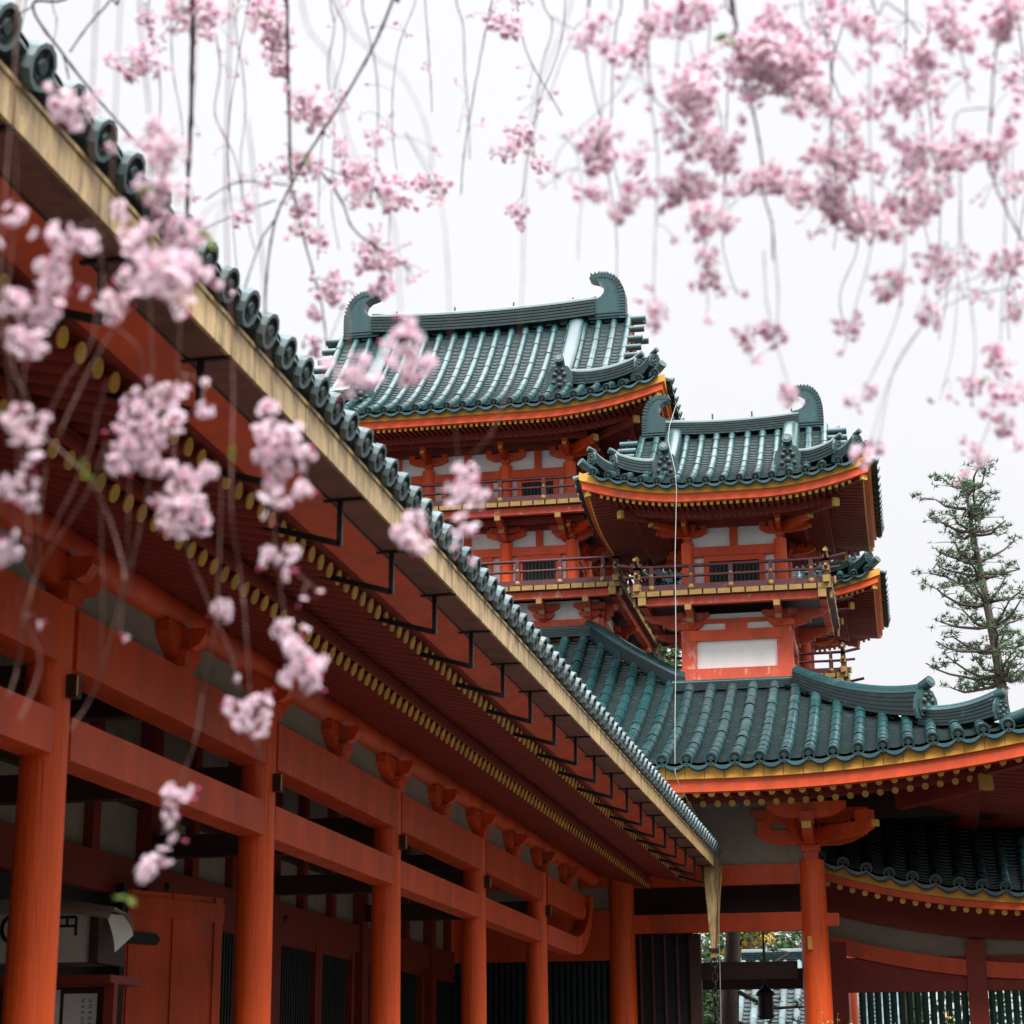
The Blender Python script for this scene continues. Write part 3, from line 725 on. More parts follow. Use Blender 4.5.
b = MB(); b.box(-4.68, -1.56, 41.9, 42.1, 3.55, 3.95); b.build('rear_beam', DARKWOOD, hall)
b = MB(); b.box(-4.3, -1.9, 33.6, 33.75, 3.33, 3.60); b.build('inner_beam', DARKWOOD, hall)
b = MB(); b.box(-4.9, -1.5, 33.9, 34.0, 4.18, 6.0); b.build('dark_infill_board', DARKWOOD, hall)  # dark board added to stand for the darkness of the deep interior
b = MB(); b.box(-4.95, -3.55, 33.2, 33.3, 0, 4.25, 0)
for i in range(5): b.box(-4.42+i*.2, -4.38+i*.2, 33.15, 33.2, 0, 4.03, 1)
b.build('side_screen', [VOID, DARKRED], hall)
b = MB(); b.box(-3.60, -3.42, 33.1, 33.3, 0, 4.03); b.build('inner_post', DARKWOOD, hall)
b = MB(); b.box(-1.67, -1.60, 32.745, 32.80, 3.72, 3.93); b.box(-1.655, -1.615, 32.735, 32.745, 3.74, 3.91); b.build('brass_plate', GOLD, hall)
# wall left of the stout pair of columns: lattice below, plaster above
b = MB(); b.box(-9, -4.7, 32.95, 33.05, 4.42, 4.78); b.build('plaster_strip', PLASTERG, hall)
b = MB(); b.box(-9, -4.72, 32.9, 33.1, 3.62, 4.42); b.build('tie_beam', RED, hall)
lw = MB(); lw.box(-9, -4.9, 33.0, 33.04, 0, 3.62, 0)
for i in range(40): lw.box(-8.9+i*.1, -8.85+i*.1, 32.95, 33.0, 0, 3.62, 1)
lw.build('lattice_window', [VOID, LATT], hall)

# ------------------------------------------------------------------ low side gallery right of the column
sg = thing('side_gallery', 'low shaded gallery behind the stout column, with curved eave and green slatted windows', 'gallery', (3, 36, 0))
def zc(X): t = max(0, 2.2-X); return 4.50+.012*t+.041*t*t if X > -1.6 else 4.50+.012*3.8+.041*3.8*3.8
class SS(Slope):
    def lift(s, u, v):
        return zc(u)-4.5
SG = SS((0, 34.0), X_, Y_, 20, 4.72, .42, .05)
mb = MB(); tile_slope(mb, SG, [-1.45+.37*i for i in range(0, 30)], .096, lambda u: 2.6, course=.12, seg=.4)
mb.build('tiled_roof', [TILE, TILEFLAT, TILEDISK], sg)
e1, e2, e3 = MB(), MB(), MB()
eave_sweep(e1, SG, [(0, -.06), (0, -.25), (.12, -.25), (.12, -.06)], 0, n=40, lo_abs=-1.5, hi_abs=9)
eave_sweep(e2, SG, [(.04, -.252), (.04, -.36), (.2, -.36), (.2, -.252)], 0, n=40, lo_abs=-1.5, hi_abs=9)
eave_sweep(e3, SG, [(.2, -.37), (1.6, .0), (1.6, .06), (.2, -.3)], 0, n=40, lo_abs=-1.5, hi_abs=9)
for i in range(30):
    u = -1.4+i*.33; e1.obox(SG.O+X_*u-Y_*.001+Z_*(SG.z0+SG.lift(u, 0)-.125), X_, Y_, Z_, .004, .003, .065, 1)
e1.build('eave_board', [GOLDB, DARKWOOD], sg); e2.build('eave_fascia', RED, sg); e3.build('soffit', REDS, sg)
mr_ = rafter_mesh('rafter', 1.4, .095, .1, True, True)
for i in range(46):
    u = -1.37+.203*i; put('rafter', mr_, sg, SG.O+X_*u+Y_*.18+Z_*(SG.z0+SG.lift(u, 0)-.40), (math.atan(.27), 0, 0))
def curved_beam(zo, hh, y0, y1, m, name, x0=-1.75, k=.9):
    b = MB(); rings = []
    for i in range(31):
        x = x0+(9-x0)*i/30; z = zo+(zc(x)-4.5)*k
        rings.append([Vector((x, y0, z)), Vector((x, y0, z+hh)), Vector((x, y1, z+hh)), Vector((x, y1, z))])
    b.sweep(rings, 0); return b.build(name, m, sg)
curved_beam(3.98, .95, 35.5, 35.7, REDS, 'head_beam')
curved_beam(3.58, .42, 35.62, 35.66, PLASTERG, 'plaster_strip')
curved_beam(3.34, .26, 35.48, 35.7, RED, 'rainbow_beam')
b = MB(); b.box(-1.75, 9, 35.54, 35.68, 3.17, 3.36); b.box(-1.75, 9, 35.56, 35.66, 3.36, 3.75, 0); b.build('lintel', REDS, sg)
for x in (-1.32, 1.0, 3.3, 5.5, 7.7):
    b = MB(); b.box(x-.45 if x < 0 else x-.16, x+.16, 35.44, 35.72, 0, 4.0); b.build('post', REDS, sg)
for x0, x1 in ((-1.0, .84), (1.16, 3.1), (3.46, 5.3)):
    lw = MB(); n = int((x1-x0)/.125)
    for i in range(n):
        x = x0+(x1-x0)*(i+.5)/n
        lw.prism([(-.053,0),(0,-.053),(.053,0),(0,.053)], (x, 35.6, 1.0), X_, Y_, Z_, 2.17, 0)
    lw.box(x0, x1, 35.56, 35.66, .9, 1.0, 0); lw.build('slatted_window', [LATTG], sg)
b = MB(); b.box(-1.2, 9, 35.55, 35.65, 0, .9); b.build('dado', PLASTERG, sg)
# ------------------------------------------------------------------ the long gallery on the left
ga = thing('gallery', 'long red colonnade with deep rafter eaves, weathered gilt gutter and grey round eave tiles', 'gallery', (-5, 15, 0))
GY0, GY1 = -3.0, 32.0
COLY = [11.03+4.01*k for k in range(-3, 5)]
for y in COLY:
    c = MB(); c.tube([(-5, y, 0), (-5, y, .3), (-5, y, 2.5), (-5, y, 4.43)], [.15, .15, .147, .134], 20, 0); c.lathe((-5, y, 0), [(.30, 0), (.30, .08), (.22, .14), (.16, .14)], 16, 1)
    crack(c, -5, y, .15, .1345, 4.3); c.build('column', [REDC, FLOOR, DARKWOOD], ga)
    b = MB(); b.box(-5.1, -4.80, y-.04, y+.04, 3.86, 4.0, 0); b.box(-4.80, -4.794, y-.042, y-.030, 3.87, 3.99, 1); b.build('beam_nose', [DARKWOOD, GOLD], ga)
    b = MB(); b.box(-8.2, -5.1, y-.08, y+.08, 3.84, 4.06); b.build('tie_beam', DARKWOOD, ga)
    b = MB(); b.box(-8.12, -5.0, y-.09, y+.09, 4.50, 4.72); b.build('cross_beam', DARKWOOD, ga)
ends = [-3.0]+COLY+[31.2]
for y0, y1 in zip(COLY[:-1], COLY[1:]):
    for nm, z0, z1, wd in (('lower_beam', 3.51, 3.77, .11), ('upper_beam', 4.06, 4.43, .12)):
        b = MB(); b.box(-5-wd, -5+wd, y0+.13, y1-.13, z0, z1); b.build(nm, RED, ga)
for nm, z0, z1, wd in (('lower_beam', 3.51, 3.77, .11), ('upper_beam', 4.06, 4.43, .12)):
    b = MB(); b.box(-5-wd, -5+wd, GY0, COLY[0]-.13, z0, z1); b.build(nm, RED, ga)
# beam noses at the far end: the upper one cut in an ogee, the lower one curling up
yl = COLY[-2] if COLY[-1] > 30 else COLY[-1]
b = MB(); poly = [(27.28, 4.06), (27.28, 4.43), (30.3, 4.43), (30.5, 4.40), (30.46, 4.30), (30.6, 4.24), (30.52, 4.13), (30.2, 4.06)]
b.prism(poly, (-5.12, 0, 0), Y_, Z_, X_, .24); b.build('beam_nose', RED, ga)
b = MB(); lo, hi = [], []
for i in range(11):
    t = i/10; a = R(-90+90*t); lo.append((29.6+1.75*math.cos(a)*1.0, 4.0+.49*1.0+math.sin(a)*.98)); hi.append((29.6+1.45*math.cos(a), 4.0+.49+math.sin(a)*.72))
poly = [(27.28, 3.77), (27.28, 3.51)]+lo+hi[::-1]
b.prism(poly, (-5.11, 0, 0), Y_, Z_, X_, .22); b.build('beam_nose', RED, ga)
# plaster strip, boat-shaped bracket arms, purlin
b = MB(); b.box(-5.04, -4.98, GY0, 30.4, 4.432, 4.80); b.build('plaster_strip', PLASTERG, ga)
b = MB(); b.tube([(-4.98, GY0, 4.83), (-4.98, 31.8, 4.83)], .12, 14); b.build('purlin', RED, ga)
for i, y in enumerate([COLY[0]+2*k for k in range(0, 16)]):
    if y > 30.2: continue
    b = MB(); col = i % 2 == 0; Lb = .95 if col else .68
    b.box(-5.14, -4.84, y-.11, y+.11, 4.433, 4.50); b.box(-5.16, -4.82, y-.14, y+.14, 4.50, 4.55)
    b.prism(arm_poly(Lb, .20), (-5.06, y, 4.72), Y_, Z_, X_, .18)
    b.prism([(-.25, 0), (-.25, -.15), (.07, -.15), (.14, -.12), (.18, -.05), (.18, 0)], (-4.9, y-.055, 4.715), X_, Z_, Y_, .11)
    b.build('bracket_arm', RED, ga)
# rafters, two tiers, round gilt ends
Ll = 2.7; m1 = rafter_mesh('rafter', Ll, .105, .1, True, True); m2 = rafter_mesh('flying_rafter', 1.0, .10, .1, True, True)
rot = lambda sl: (math.atan(sl), 0, R(90))      # local +Y turned to -X (inward)
st = MB(); k = 0; y = GY0+.1
while y < 31.9:
    far = y > 4.3 and k < 100
    if far: k += 1
    for (x, z, sl, Lf, me, nm) in ((-4.08, 4.70, .30, Ll, m1, 'rafter'), (-3.52, 4.795, .20, 1.0, m2, 'flying_rafter')):
        if far: put(nm, me, ga, (x, y, z), rot(sl))
        else:
            c_ = math.cos(math.atan(sl)); p = Vector((x, y, z)); q = p+Vector((-Lf*c_, 0, Lf*c_*sl))
            st.tube([p, q], .052, 8, 0, True, 1)
    y += .2
st.build('more_rafters', [REDS, GOLD], ga, 'stuff')
def strip(name, poly, m, y0=GY0, y1=31.95, parent=ga):
    b = MB(); b.prism(poly, (0, y0, 0), X_, Z_, Y_, y1-y0); return b.build(name, m, parent)
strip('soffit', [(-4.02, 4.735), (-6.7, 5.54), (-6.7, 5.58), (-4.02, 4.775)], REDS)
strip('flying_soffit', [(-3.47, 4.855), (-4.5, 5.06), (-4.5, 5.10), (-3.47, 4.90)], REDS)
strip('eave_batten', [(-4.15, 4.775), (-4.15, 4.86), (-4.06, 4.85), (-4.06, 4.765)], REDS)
strip('eave_fascia', [(-3.50, 4.865), (-3.23, 4.955), (-3.23, 5.06), (-3.50, 5.0)], RED)
strip('mossy_edge', [(-3.236, 4.945), (-3.206, 4.95), (-3.206, 5.04), (-3.236, 5.04)], MOSS)
strip('roof_boarding', [(-3.2, 5.045), (-3.2, 5.10), (-6.8, 6.47), (-10.4, 5.10), (-10.4, 5.045), (-6.8, 6.40)], DARKWOOD)
# gutter in 1.2 m lengths with iron brackets
g0 = MB()
g0.box(-3.02, -3.0, .011, 1.187, -.09, .09, 0); g0.box(-3.205, -3.021, .003, 1.193, -.09, -.075, 1); g0.box(-3.205, -3.19, .003, 1.193, -.074, .05, 1)
g0.box(-3.004, -2.992, .003, 1.193, .072, .094, 0)
gm = g0.mesh('gutter', [GUTTER, GUTRED], (-3.0, 0, 0))
i0 = MB(); i0.bar((-3.62, 0, 4.80), (-3.15, 0, 4.665), .028, .034); i0.bar((-3.15, 0, 4.652), (-3.15, 0, 4.925), .03, .028, up=Y_); i0.bar((-3.25, 0, 4.928), (-2.995, 0, 4.928), .03, .012)
im = i0.mesh('gutter_bracket', IRON, (-3.15, 0, 4.8))
strip('gutter_lining', [(-3.06, 4.97), (-3.024, 4.97), (-3.024, 5.10), (-3.06, 5.10)], DARKWOOD)
y = 13.24-1.2*13
while y < 31.9:
    put('gutter', gm, ga, (-3.0, y+rnd.uniform(-.004, .004), 5.026+rnd.uniform(-.003, .003)), (0, rnd.uniform(-.01, .01), 0))
    put('gutter_bracket', im, ga, (-3.15, y, 4.8), (0, 0, rnd.uniform(-.03, .03)))
    y += 1.2
# downpipe funnel and rain chain at the far end
f = MB(); zt, zb = 4.94, 3.70
def rg(z, wx, wy, x=-3.07, y=31.75): return [Vector((x-wx, y-wy, z)), Vector((x+wx, y-wy, z)), Vector((x+wx, y+wy, z)), Vector((x-wx, y+wy, z))]
f.sweep([rg(zt, .115, .115), rg(4.6, .095, .095), rg(zb, .04, .04)], 0); f.sweep([rg(zb, .07, .07), rg(zb-.05, .07, .07)], 1)
f.sweep([rg(zb-.05, .045, .045), rg(zb-.14, .045, .045)], 2)
f.bar((-2.9, 31.62, 4.95), (-3.02, 31.70, 3.7), .02, .03, 2)
fo = f.build('downpipe', [GUTTER, IRON, GOLDF], ga)
ch = MB(); z = 3.48; k = 0
while z > .2:
    a = R(90*(k % 2)+20); d = Vector((math.cos(a), math.sin(a), 0)); c = Vector((-3.07, 31.75, z))
    ch.tube([c+d*(.045*math.sin(t))+Z_*(.075*math.cos(t)) for t in [2*math.pi*j/10 for j in range(11)]], .012, 5, 0, False); z -= .115; k += 1
ch.build('rain_chain', IRON, fo)
# tile roof of the gallery
GS = Slope((-3.0, 0), -Y_, -X_, 60, 5.188, .36, .012)
mb = MB(); us = [-(GY0+.1+.3*i) for i in range(0, 117)]
tile_slope(mb, GS, us, .083, lambda u: 3.6, course=.3, seg=.4, v0=-.05)
ro = mb.build('tiled_roof', [TILEGREY, TILEGREY, TILEDISK], ga)
b = MB(); ridge_sweep(b, [(-6.75, GY0, 6.55), (-6.75, 15, 6.55), (-6.75, 31.9, 6.55)], .4, .5, 0, 5, 0); b.build('main_ridge', [TILEGREY], ro)
mb = MB(); GB = Slope((-10.45, 0), Y_, X_, 60, 5.17, .36, .012); tile_slope(mb, GB, [GY0+.1+.6*i for i in range(0, 58)], .083, lambda u: 3.6, course=1.2, seg=3)
mb.build('rear_roof', [TILEGREY, TILEGREY, TILEDISK], ga)
# rear wall: plaster, posts, rails, dark lattice bays, red panels
BX = -7.5
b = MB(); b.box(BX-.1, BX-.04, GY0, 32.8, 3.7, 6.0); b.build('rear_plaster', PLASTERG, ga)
b = MB(); b.box(BX-.06, BX+.06, GY0, 32.8, 3.42, 3.78); b.build('rear_rail', REDS, ga)
b = MB(); b.box(BX-.05, BX+.05, GY0, 32.8, 4.32, 4.52); b.build('rear_rail', DARKWOOD, ga)
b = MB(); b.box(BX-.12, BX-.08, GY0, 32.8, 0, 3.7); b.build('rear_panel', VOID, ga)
for j, y in enumerate(COLY+[31.15]):
    b = MB(); b.box(BX-.11, BX+.11, y-.13, y+.13, 0, 5.6); b.build('rear_post', REDS, ga)
    for dy in (1.35, 2.65):
        b = MB(); b.box(BX-.055, BX+.055, y+dy-.09, y+dy+.09, 3.78, 5.6); b.build('rear_strut', REDS, ga)
    if abs(y-15.05) < .2: continue
    for (a, c) in ((.45, 1.9), (2.2, 3.6)):
        lw = MB(); lw.box(BX-.08, BX-.05, y+a, y+c, .3, 3.3, 0)
        for t in range(int((c-a)/.1)): lw.box(BX-.05, BX-.02, y+a+.05+t*.1, y+a+.09+t*.1, .3, 3.3, 1)
        lw.box(BX-.06, BX+.04, y+a-.14, y+a, .0, 3.42, 2); lw.box(BX-.06, BX+.04, y+c, y+c+.14, 0, 3.42, 2); lw.box(BX-.06, BX+.03, y+a, y+c, 3.3, 3.42, 2)
        lw.build('lattice_window', [VOID, LATT, REDS], ga)
for y in COLY:
    b = MB(); b.lathe_n((BX+.06, y+.5, 3.6), X_, [(.05, 0), (.05, .015), (.02, .03), (.001, .03)], 6); b.build('nail_cover', IRON, ga)
b = MB(); b.box(-10.2, -4.6, GY0, 32.5, -.05, .35); b.build('stone_base', FLOOR, ga)
b = MB(); b.box(BX-.1, -5.0, GY0-.1, GY0, 0, 5.5); b.build('end_wall', PLASTERG, ga)
# open door leaf with an iron strap
d0, d1 = Vector((-7.30, 18.1, 0)), Vector((-6.75, 19.25, 0)); dd = (d1-d0).normalized(); dn = Vector((dd.y, -dd.x, 0)); W = (d1-d0).length
b = MB(); b.obox(d0+dd*(W/2)+Z_*1.9, dd, dn, Z_, W/2, .035, 1.55, 0)
for t in (.06, .5, .94): b.obox(d0+dd*(W*t)+dn*.04+Z_*1.9, dd, dn, Z_, .05, .012, 1.55, 0)
for z in (.5, 3.3): b.obox(d0+dd*(W/2)+dn*.043+Z_*z, dd, dn, Z_, W/2, .012, .09, 0)
b.obox(d0+Z_*1.9-dd*.04, dd, dn, Z_, .03, .05, 1.6, 1)
dl = b.build('door_leaf', [RED, IRON], ga)
b = MB(); b.prism([(0,-.055),(.36,-.055),(.41,0),(.36,.055),(0,.055)], d0+dn*.056+Z_*3.0, dd, Z_, dn, .02); b.build('hinge_strap', IRON, dl)
# stall shelf: price box under a cloth, notice board below
sb = thing('price_box', 'pale price box with a yen sign under a beige cloth in the colonnade', 'box', (-6.35, 14.9, 2.5))
b = MB(); b.box(-6.95, -6.06, 14.7, 15.2, 2.56, 2.93); b.build('carton', CARD, sb)
b = MB(); b.box(-6.055, -5.98, 14.66, 15.2, 2.55, 2.95); b.build('side_flap', DARKWOOD, sb)
b = MB(); rows = []
for i in range(9):
    t = i/8; rows.append([Vector((-7.0+1.12*t, 14.62+.10*j+.02*math.sin(5*t+j), 2.97+.05*math.sin(3.1*t+.4*j)+(.05 if 0 < j < 5 else -.07)-.03*t)) for j in range(7)])
b.grid(rows); b.build('cloth_cover', CLOTH, sb)
b = MB(); rows = []
for i in range(7):
    t = i/6; rows.append([Vector((-5.97+.09*math.sin(1.5*t)+.012*j, 14.75+.06*j, 2.93-.30*t*(1-.12*j))) for j in range(5)])
b.grid(rows); b.build('paper_flap', PAPER, sb)
def stroke(mb, O, ex, ez, n, pts, wd):
    for (a, c) in zip(pts[:-1], pts[1:]):
        p = O+ex*a[0]+ez*a[1]; q = O+ex*c[0]+ez*c[1]; mb.bar(p, q, .006, wd, 0, up=(q-p).cross(n).normalized())
b = MB(); O = Vector((-6.33, 14.697, 2.76)); w_ = .14
for st_ in ([(0,0),(0,w_)], [(0,w_),(w_*1.05,w_)], [(w_*1.05,w_),(w_*1.05,0)], [(0,w_*.52),(w_*1.05,w_*.52)], [(w_*.52,w_),(w_*.52,w_*.52)]): stroke(b, O, X_, Z_, Y_, st_, .02)
for cx_ in (-.14, -.38): stroke(b, O, X_, Z_, Y_, [(cx_+.085*math.cos(t), .06+.10*math.sin(t)) for t in [2*math.pi*j/14 for j in range(15)]], .032)
for j in range(5): stroke(b, O, X_, Z_, Y_, [(-.34, -.10-.03*j), (-.18+.02*(j % 2), -.10-.03*j)], .010)
b.build('price_writing', INK, sb)
nb = thing('notice_board', 'dark red shelf frame with white printed notices under the price box', 'notice board', (-6.45, 15.0, .35))
b = MB(); b.box(-7.1, -5.85, 14.62, 15.25, 2.40, 2.46); b.box(-7.1, -7.02, 14.7, 14.78, .35, 2.4); b.box(-5.93, -5.85, 14.7, 14.78, .35, 2.4); b.build('shelf_frame', REDS, nb)
b = MB(); b.box(-7.0, -5.95, 14.80, 14.83, .9, 2.38); b.build('backing', DARKWOOD, nb)
for (x0, x1, z0, z1) in ((-6.62, -6.32, 1.2, 2.36), (-6.29, -6.02, 1.3, 2.33)):
    p = MB(); p.box(x0, x1, 14.785, 14.79, z0, z1); po = p.build('notice', PAPER, nb)
    t = MB(); x = x1-.05; 
    while x > x0+.16:
        z = z1-.05
        while z > z0+.05:
            for k in range(2): stroke(t, Vector((x, 14.783, z-.013*k)), X_, Z_, Y_, [(-.012, 0), (.012, rnd.uniform(-.008, .008))], .005)
            z -= .042
        x -= .06
    t.box(x0+.02, x0+.12, 14.781, 14.784, z0+.1, z0+.4); t.build('printed_text', [LATT], po)

for o in (sb, nb): o.location.x -= .13
# ------------------------------------------------------------------ ground and garden
b = MB(); b.add([(-400,-400,0),(400,-400,0),(400,400,0),(-400,400,0)], [(0,1,2,3)]); structure('ground', b, GRAVEL)
# cable from the corner tower's roof to the gutter end
cb = MB(); P_ = [Vector((-3.82, 35.7, 14.05)), Vector((-3.84, 34.6, 13.25)), at(668, 440, 1, 34.0), at(675, 470, 1, 33.25), at(676.5, 489, 1, 33.2), at(675, 560, 1, 32.6), at(676, 640, 1, 31.8), at(675, 720, 1, 31.0), at(675, 772, 1, 30.35), at(679, 785, 1, 30.4), at(697, 817, 1, 31.0), at(716, 851, 1, 31.55), at(718.5, 900, 1, 31.6), at(721, 1024, 1, 31.6), Vector((-2.93, 31.6, 0))]
cb.tube(P_, .0065, 6); o = cb.build('cable', WIREM); tag(o, 'thin pale cable running down from the smaller tower roof to the gutter end', 'cable')
# lantern hanging in the opening
p = at(765, 985, 1, 35.0); ln = thing('hanging_lantern', 'black bell-shaped lantern hanging in the opening left of the stout column', 'lantern', (p.x, p.y, p.z-.7))
b = MB(); b.tube([p+Z_*.02, p+Z_*2.2], .018, 6); b.build('rod', IRON, ln)
b = MB(); b.lathe(p, [(.001, .06), (.03, .05), (.035, 0), (.06, -.04), (.15, -.12), (.17, -.17), (.13, -.18)], 8); b.build('cap', IRON, ln)
b = MB(); b.lathe(p, [(.125, -.18), (.135, -.30), (.13, -.48), (.15, -.52), (.10, -.56), (.001, -.57)], 8); b.build('lamp_body', IRON, ln)

def leaf_cloud(mb, c, rad, n, size, rg_, squash=.7):
    for _ in range(n):
        while True:
            q = Vector((rg_.uniform(-1,1), rg_.uniform(-1,1), rg_.uniform(-1,1)))
            if q.length < 1: break
        q = q.normalized()*(q.length**.5)
        p = c+Vector((q.x*rad, q.y*rad, q.z*rad*squash))
        a = Vector((rg_.gauss(0,1), rg_.gauss(0,1), rg_.gauss(0,.6))).normalized(); d = a.cross(Vector((rg_.gauss(0,1), rg_.gauss(0,1), rg_.gauss(0,1)))).normalized()
        s = size*rg_.uniform(.6, 1.3); mb.add([p-a*s, p+d*s*.45, p+a*s, p-d*s*.45], [(0,1,2,3)], 0)
def broadleaf(name, label, cat, base, H, cr, m, clumps, size, n, seed, group=None, low=.3):
    rg_ = random.Random(seed); base = Vector(base); t = thing(name, label, cat, base, group)
    tr = MB(); top = base+Vector((rg_.uniform(-.3,.3), 0, H*.8)); tr.tube([base, base+Z_*H*.3, (base+top)/2+Vector((.1,0,0)), top], [H*.035, H*.028, H*.02, H*.008], 8); 
    crown = MB()
    for k in range(clumps):
        a = rg_.uniform(0, 6.28); rr = cr*rg_.uniform(.2, 1); c = base+Vector((rr*math.cos(a), rr*math.sin(a), H*rg_.uniform(low, 1)))
        tr.tube([base+Z_*(c.z-base.z)*.6, (base+Z_*(c.z-base.z)*.8+c)/2, c], [H*.012, H*.008, H*.004], 5)
        leaf_cloud(crown, c, cr*rg_.uniform(.25, .45), n, size, rg_)
    tr.build('trunk', PBARK, t); crown.build('crown', m, t)
q = at(722, 990, 1, 56); broadleaf('garden_tree', 'dark green leafy tree seen through the opening behind the scaly trunk', 'tree', (q.x, 58, 0), 6.4, 2.4, GREENL, 36, .13, 130, 3, low=.25)
q = at(752, 952, 1, 57); broadleaf('yellow_bush', 'ochre-yellow bush seen through the opening above the dark inner beam', 'bush', (q.x-.1, 57, 0), 6.0, .6, YELLOWL, 14, .09, 60, 4, low=.72)
q = at(800, 960, 1, 54); broadleaf('garden_tree', 'dark green leafy tree seen through the opening close to the stout column', 'tree', (q.x+.6, 57.5, 0), 6.2, 1.3, GREENL, 18, .11, 90, 5, low=.55)
q = at(712, 1005, 1, 50); broadleaf('garden_bush', 'low green bush at the foot of the scaly trunk in the opening', 'bush', (q.x, 50.5, 0), 3.8, .7, GREENL, 10, .10, 90, 6, low=.3)
q = at(648, 620, 1, 62); broadleaf('garden_tree', 'tall green tree showing only in the gap between the two towers', 'tree', (q.x, 62, 0), q.z+.4, 1.9, GREENL, 22, .15, 90, 8, low=.72)
# far tiled building seen through the opening
fb = thing('far_building', 'distant building with pale green tiled roof seen through the opening beside the lantern', 'building', (-3, 54, 0))
FS = Slope((-3, 51), X_, Y_, 9, 2.75, .50, .05); mb = MB(); tile_slope(mb, FS, [-1.45+.36*i for i in range(12)], .095, lambda u: 3.2, course=.16, seg=.5)
mb.build('tiled_roof', [TILEGREY, TILEFLAT, TILEDISK], fb)
b = MB(); b.box(-4.4, 1.2, 52, 57, 0, 2.8); b.build('wall', PLASTERG, fb)
b = MB(); ridge_sweep(b, [(-4.5, 54.2, 4.80), (1.2, 54.2, 4.80)], .4, .35, 0, 4, 1); b.build('main_ridge', [TILEFLAT, TILEGREY], fb)
# scaly trunk in the opening
def needle_tuft(mb, c, rg_, L=.28, n=13, wd=.022, up=.35):
    for _ in range(n):
        d = Vector((rg_.gauss(0,1), rg_.gauss(0,1), rg_.gauss(up, .8))).normalized(); s_ = d.cross(Vector((rg_.gauss(0,1), rg_.gauss(0,1), rg_.gauss(0,1)))).normalized()*wd
        mb.add([c-s_, c+s_, c+d*L*rg_.uniform(.7, 1.15)], [(0,1,2)], 0)
def pine(label, base, trunk, whorls, seed, group, Ltuft, dens, r0):
    rg_ = random.Random(seed); t = thing('pine_tree', label, 'pine tree', base, group)
    tr = MB(); n = len(trunk); tr.tube(trunk, [r0*(1-.8*i/(n-1)) for i in range(n)], 10); tr.build('trunk', PBARK, t)
    lm, nd = MB(), MB()
    for (p, tip) in whorls:
        d = tip-p; k = max(3, int(d.length/.35)); pts = []
        for i in range(k+1):
            s = i/k; pts.append(p+d*s+Vector((rg_.gauss(0,.05), rg_.gauss(0,.08), -.16*d.length*math.sin(math.pi*s)*.7+rg_.gauss(0,.03))))
        lm.tube(pts, [.055*(1-.75*i/k)+.008 for i in range(k+1)], 6)
        for i in range(1, k+1):
            s = i/k
            if s < .2 or rg_.random() < .18: continue
            for _ in range(int(dens*(.6+s))):
                e = pts[i]+Vector((rg_.gauss(0,.24), rg_.gauss(0,.3), abs(rg_.gauss(.02,.08)))); lm.tube([pts[i], (pts[i]+e)/2+Z_*.02, e], [.016, .012, .006], 4, 0, False)
                for _ in range(rg_.choice((1, 3, 5))): needle_tuft(nd, e+Vector((rg_.gauss(0,.10), rg_.gauss(0,.10), rg_.gauss(0.03,.035))), rg_, Ltuft*rg_.uniform(.6, 1.1), 9, .016, .5)
    lm.build('limbs', PBARK, t); nd.build('crown', NEEDLE, t)
def z8(a, c, Y=60): return at(900+a*.254, 440+c*.254, 1, Y)
spine = [(400,965),(372,800),(345,660),(318,520),(290,380),(272,280),(262,195)]
def onspine(y):
    for (x0, y0), (x1, y1) in zip(spine[:-1], spine[1:]):
        if y1 <= y <= y0: return x0+(x1-x0)*(y0-y)/(y0-y1)
    return spine[-1][0]
wh = []
for (ya, tips) in ((205, [(165,150),(340,140),(230,140)]), (285, [(120,235),(350,215),(350,265)]), (360, [(100,305),(430,325),(200,300),(400,345)]), (465, [(110,430),(460,405),(190,410)]), (535, [(100,520),(490,505),(390,540),(110,480)]), (640, [(105,590),(500,590),(420,545),(240,575)]), (725, [(135,715),(510,690),(225,670),(480,640)]), (820, [(105,795),(520,795),(190,775),(430,770)]), (925, [(65,880),(500,890),(145,840),(290,860),(480,830)]), (940, [(180,985),(270,975),(480,950)])):
    p = z8(onspine(ya), ya)
    for (tx, ty) in tips:
        tip = z8(onspine(ya)+(tx-onspine(ya))*.88, ty, 60+rnd.uniform(-1.0, 1.0)); wh.append((p+Z_*rnd.uniform(-.15, .15), tip))
    for s in (-1, 1): wh.append((p, p+Vector((rnd.uniform(-.8, .8), s*1.5, .35))))
base = z8(430, 1100); base.z = 0
pine('tall slender pine with tiered branches rising behind the right end of the roof', base, [base, Vector((base.x, 60, 6))]+[z8(x, y) for x, y in spine], wh, 11, None, .20, 3.0, .19)
q = at(727, 1000, 1, 47); tk = [Vector((q.x, 47, 0)), Vector((q.x, 47, 2.5)), Vector((q.x+.12, 47, 4.2)), Vector((q.x+.3, 47, 6.5)), Vector((q.x-.1, 47, 8.5))]
wh = [(Vector((q.x+.05, 47, 3.9)), Vector((q.x+1.9, 46.5, 3.35))), (Vector((q.x+.1, 47, 4.2)), Vector((q.x+1.5, 47.5, 4.6))), (Vector((q.x+.1, 47, 4.4)), Vector((q.x-1.3, 47, 4.5))), (Vector((q.x+.1, 47, 3.2)), Vector((q.x+1.6, 47.3, 2.9)))] + [(Vector((q.x+.2, 47, 5.5+.6*k)), Vector((q.x+.2+1.4*math.cos(k*2), 47+1.2*math.sin(k*2), 5.9+.6*k))) for k in range(5)]
pine('pine with a thick scaly trunk seen through the opening behind the rain chain', tk[0], tk, wh, 12, None, .2, 2, .30)
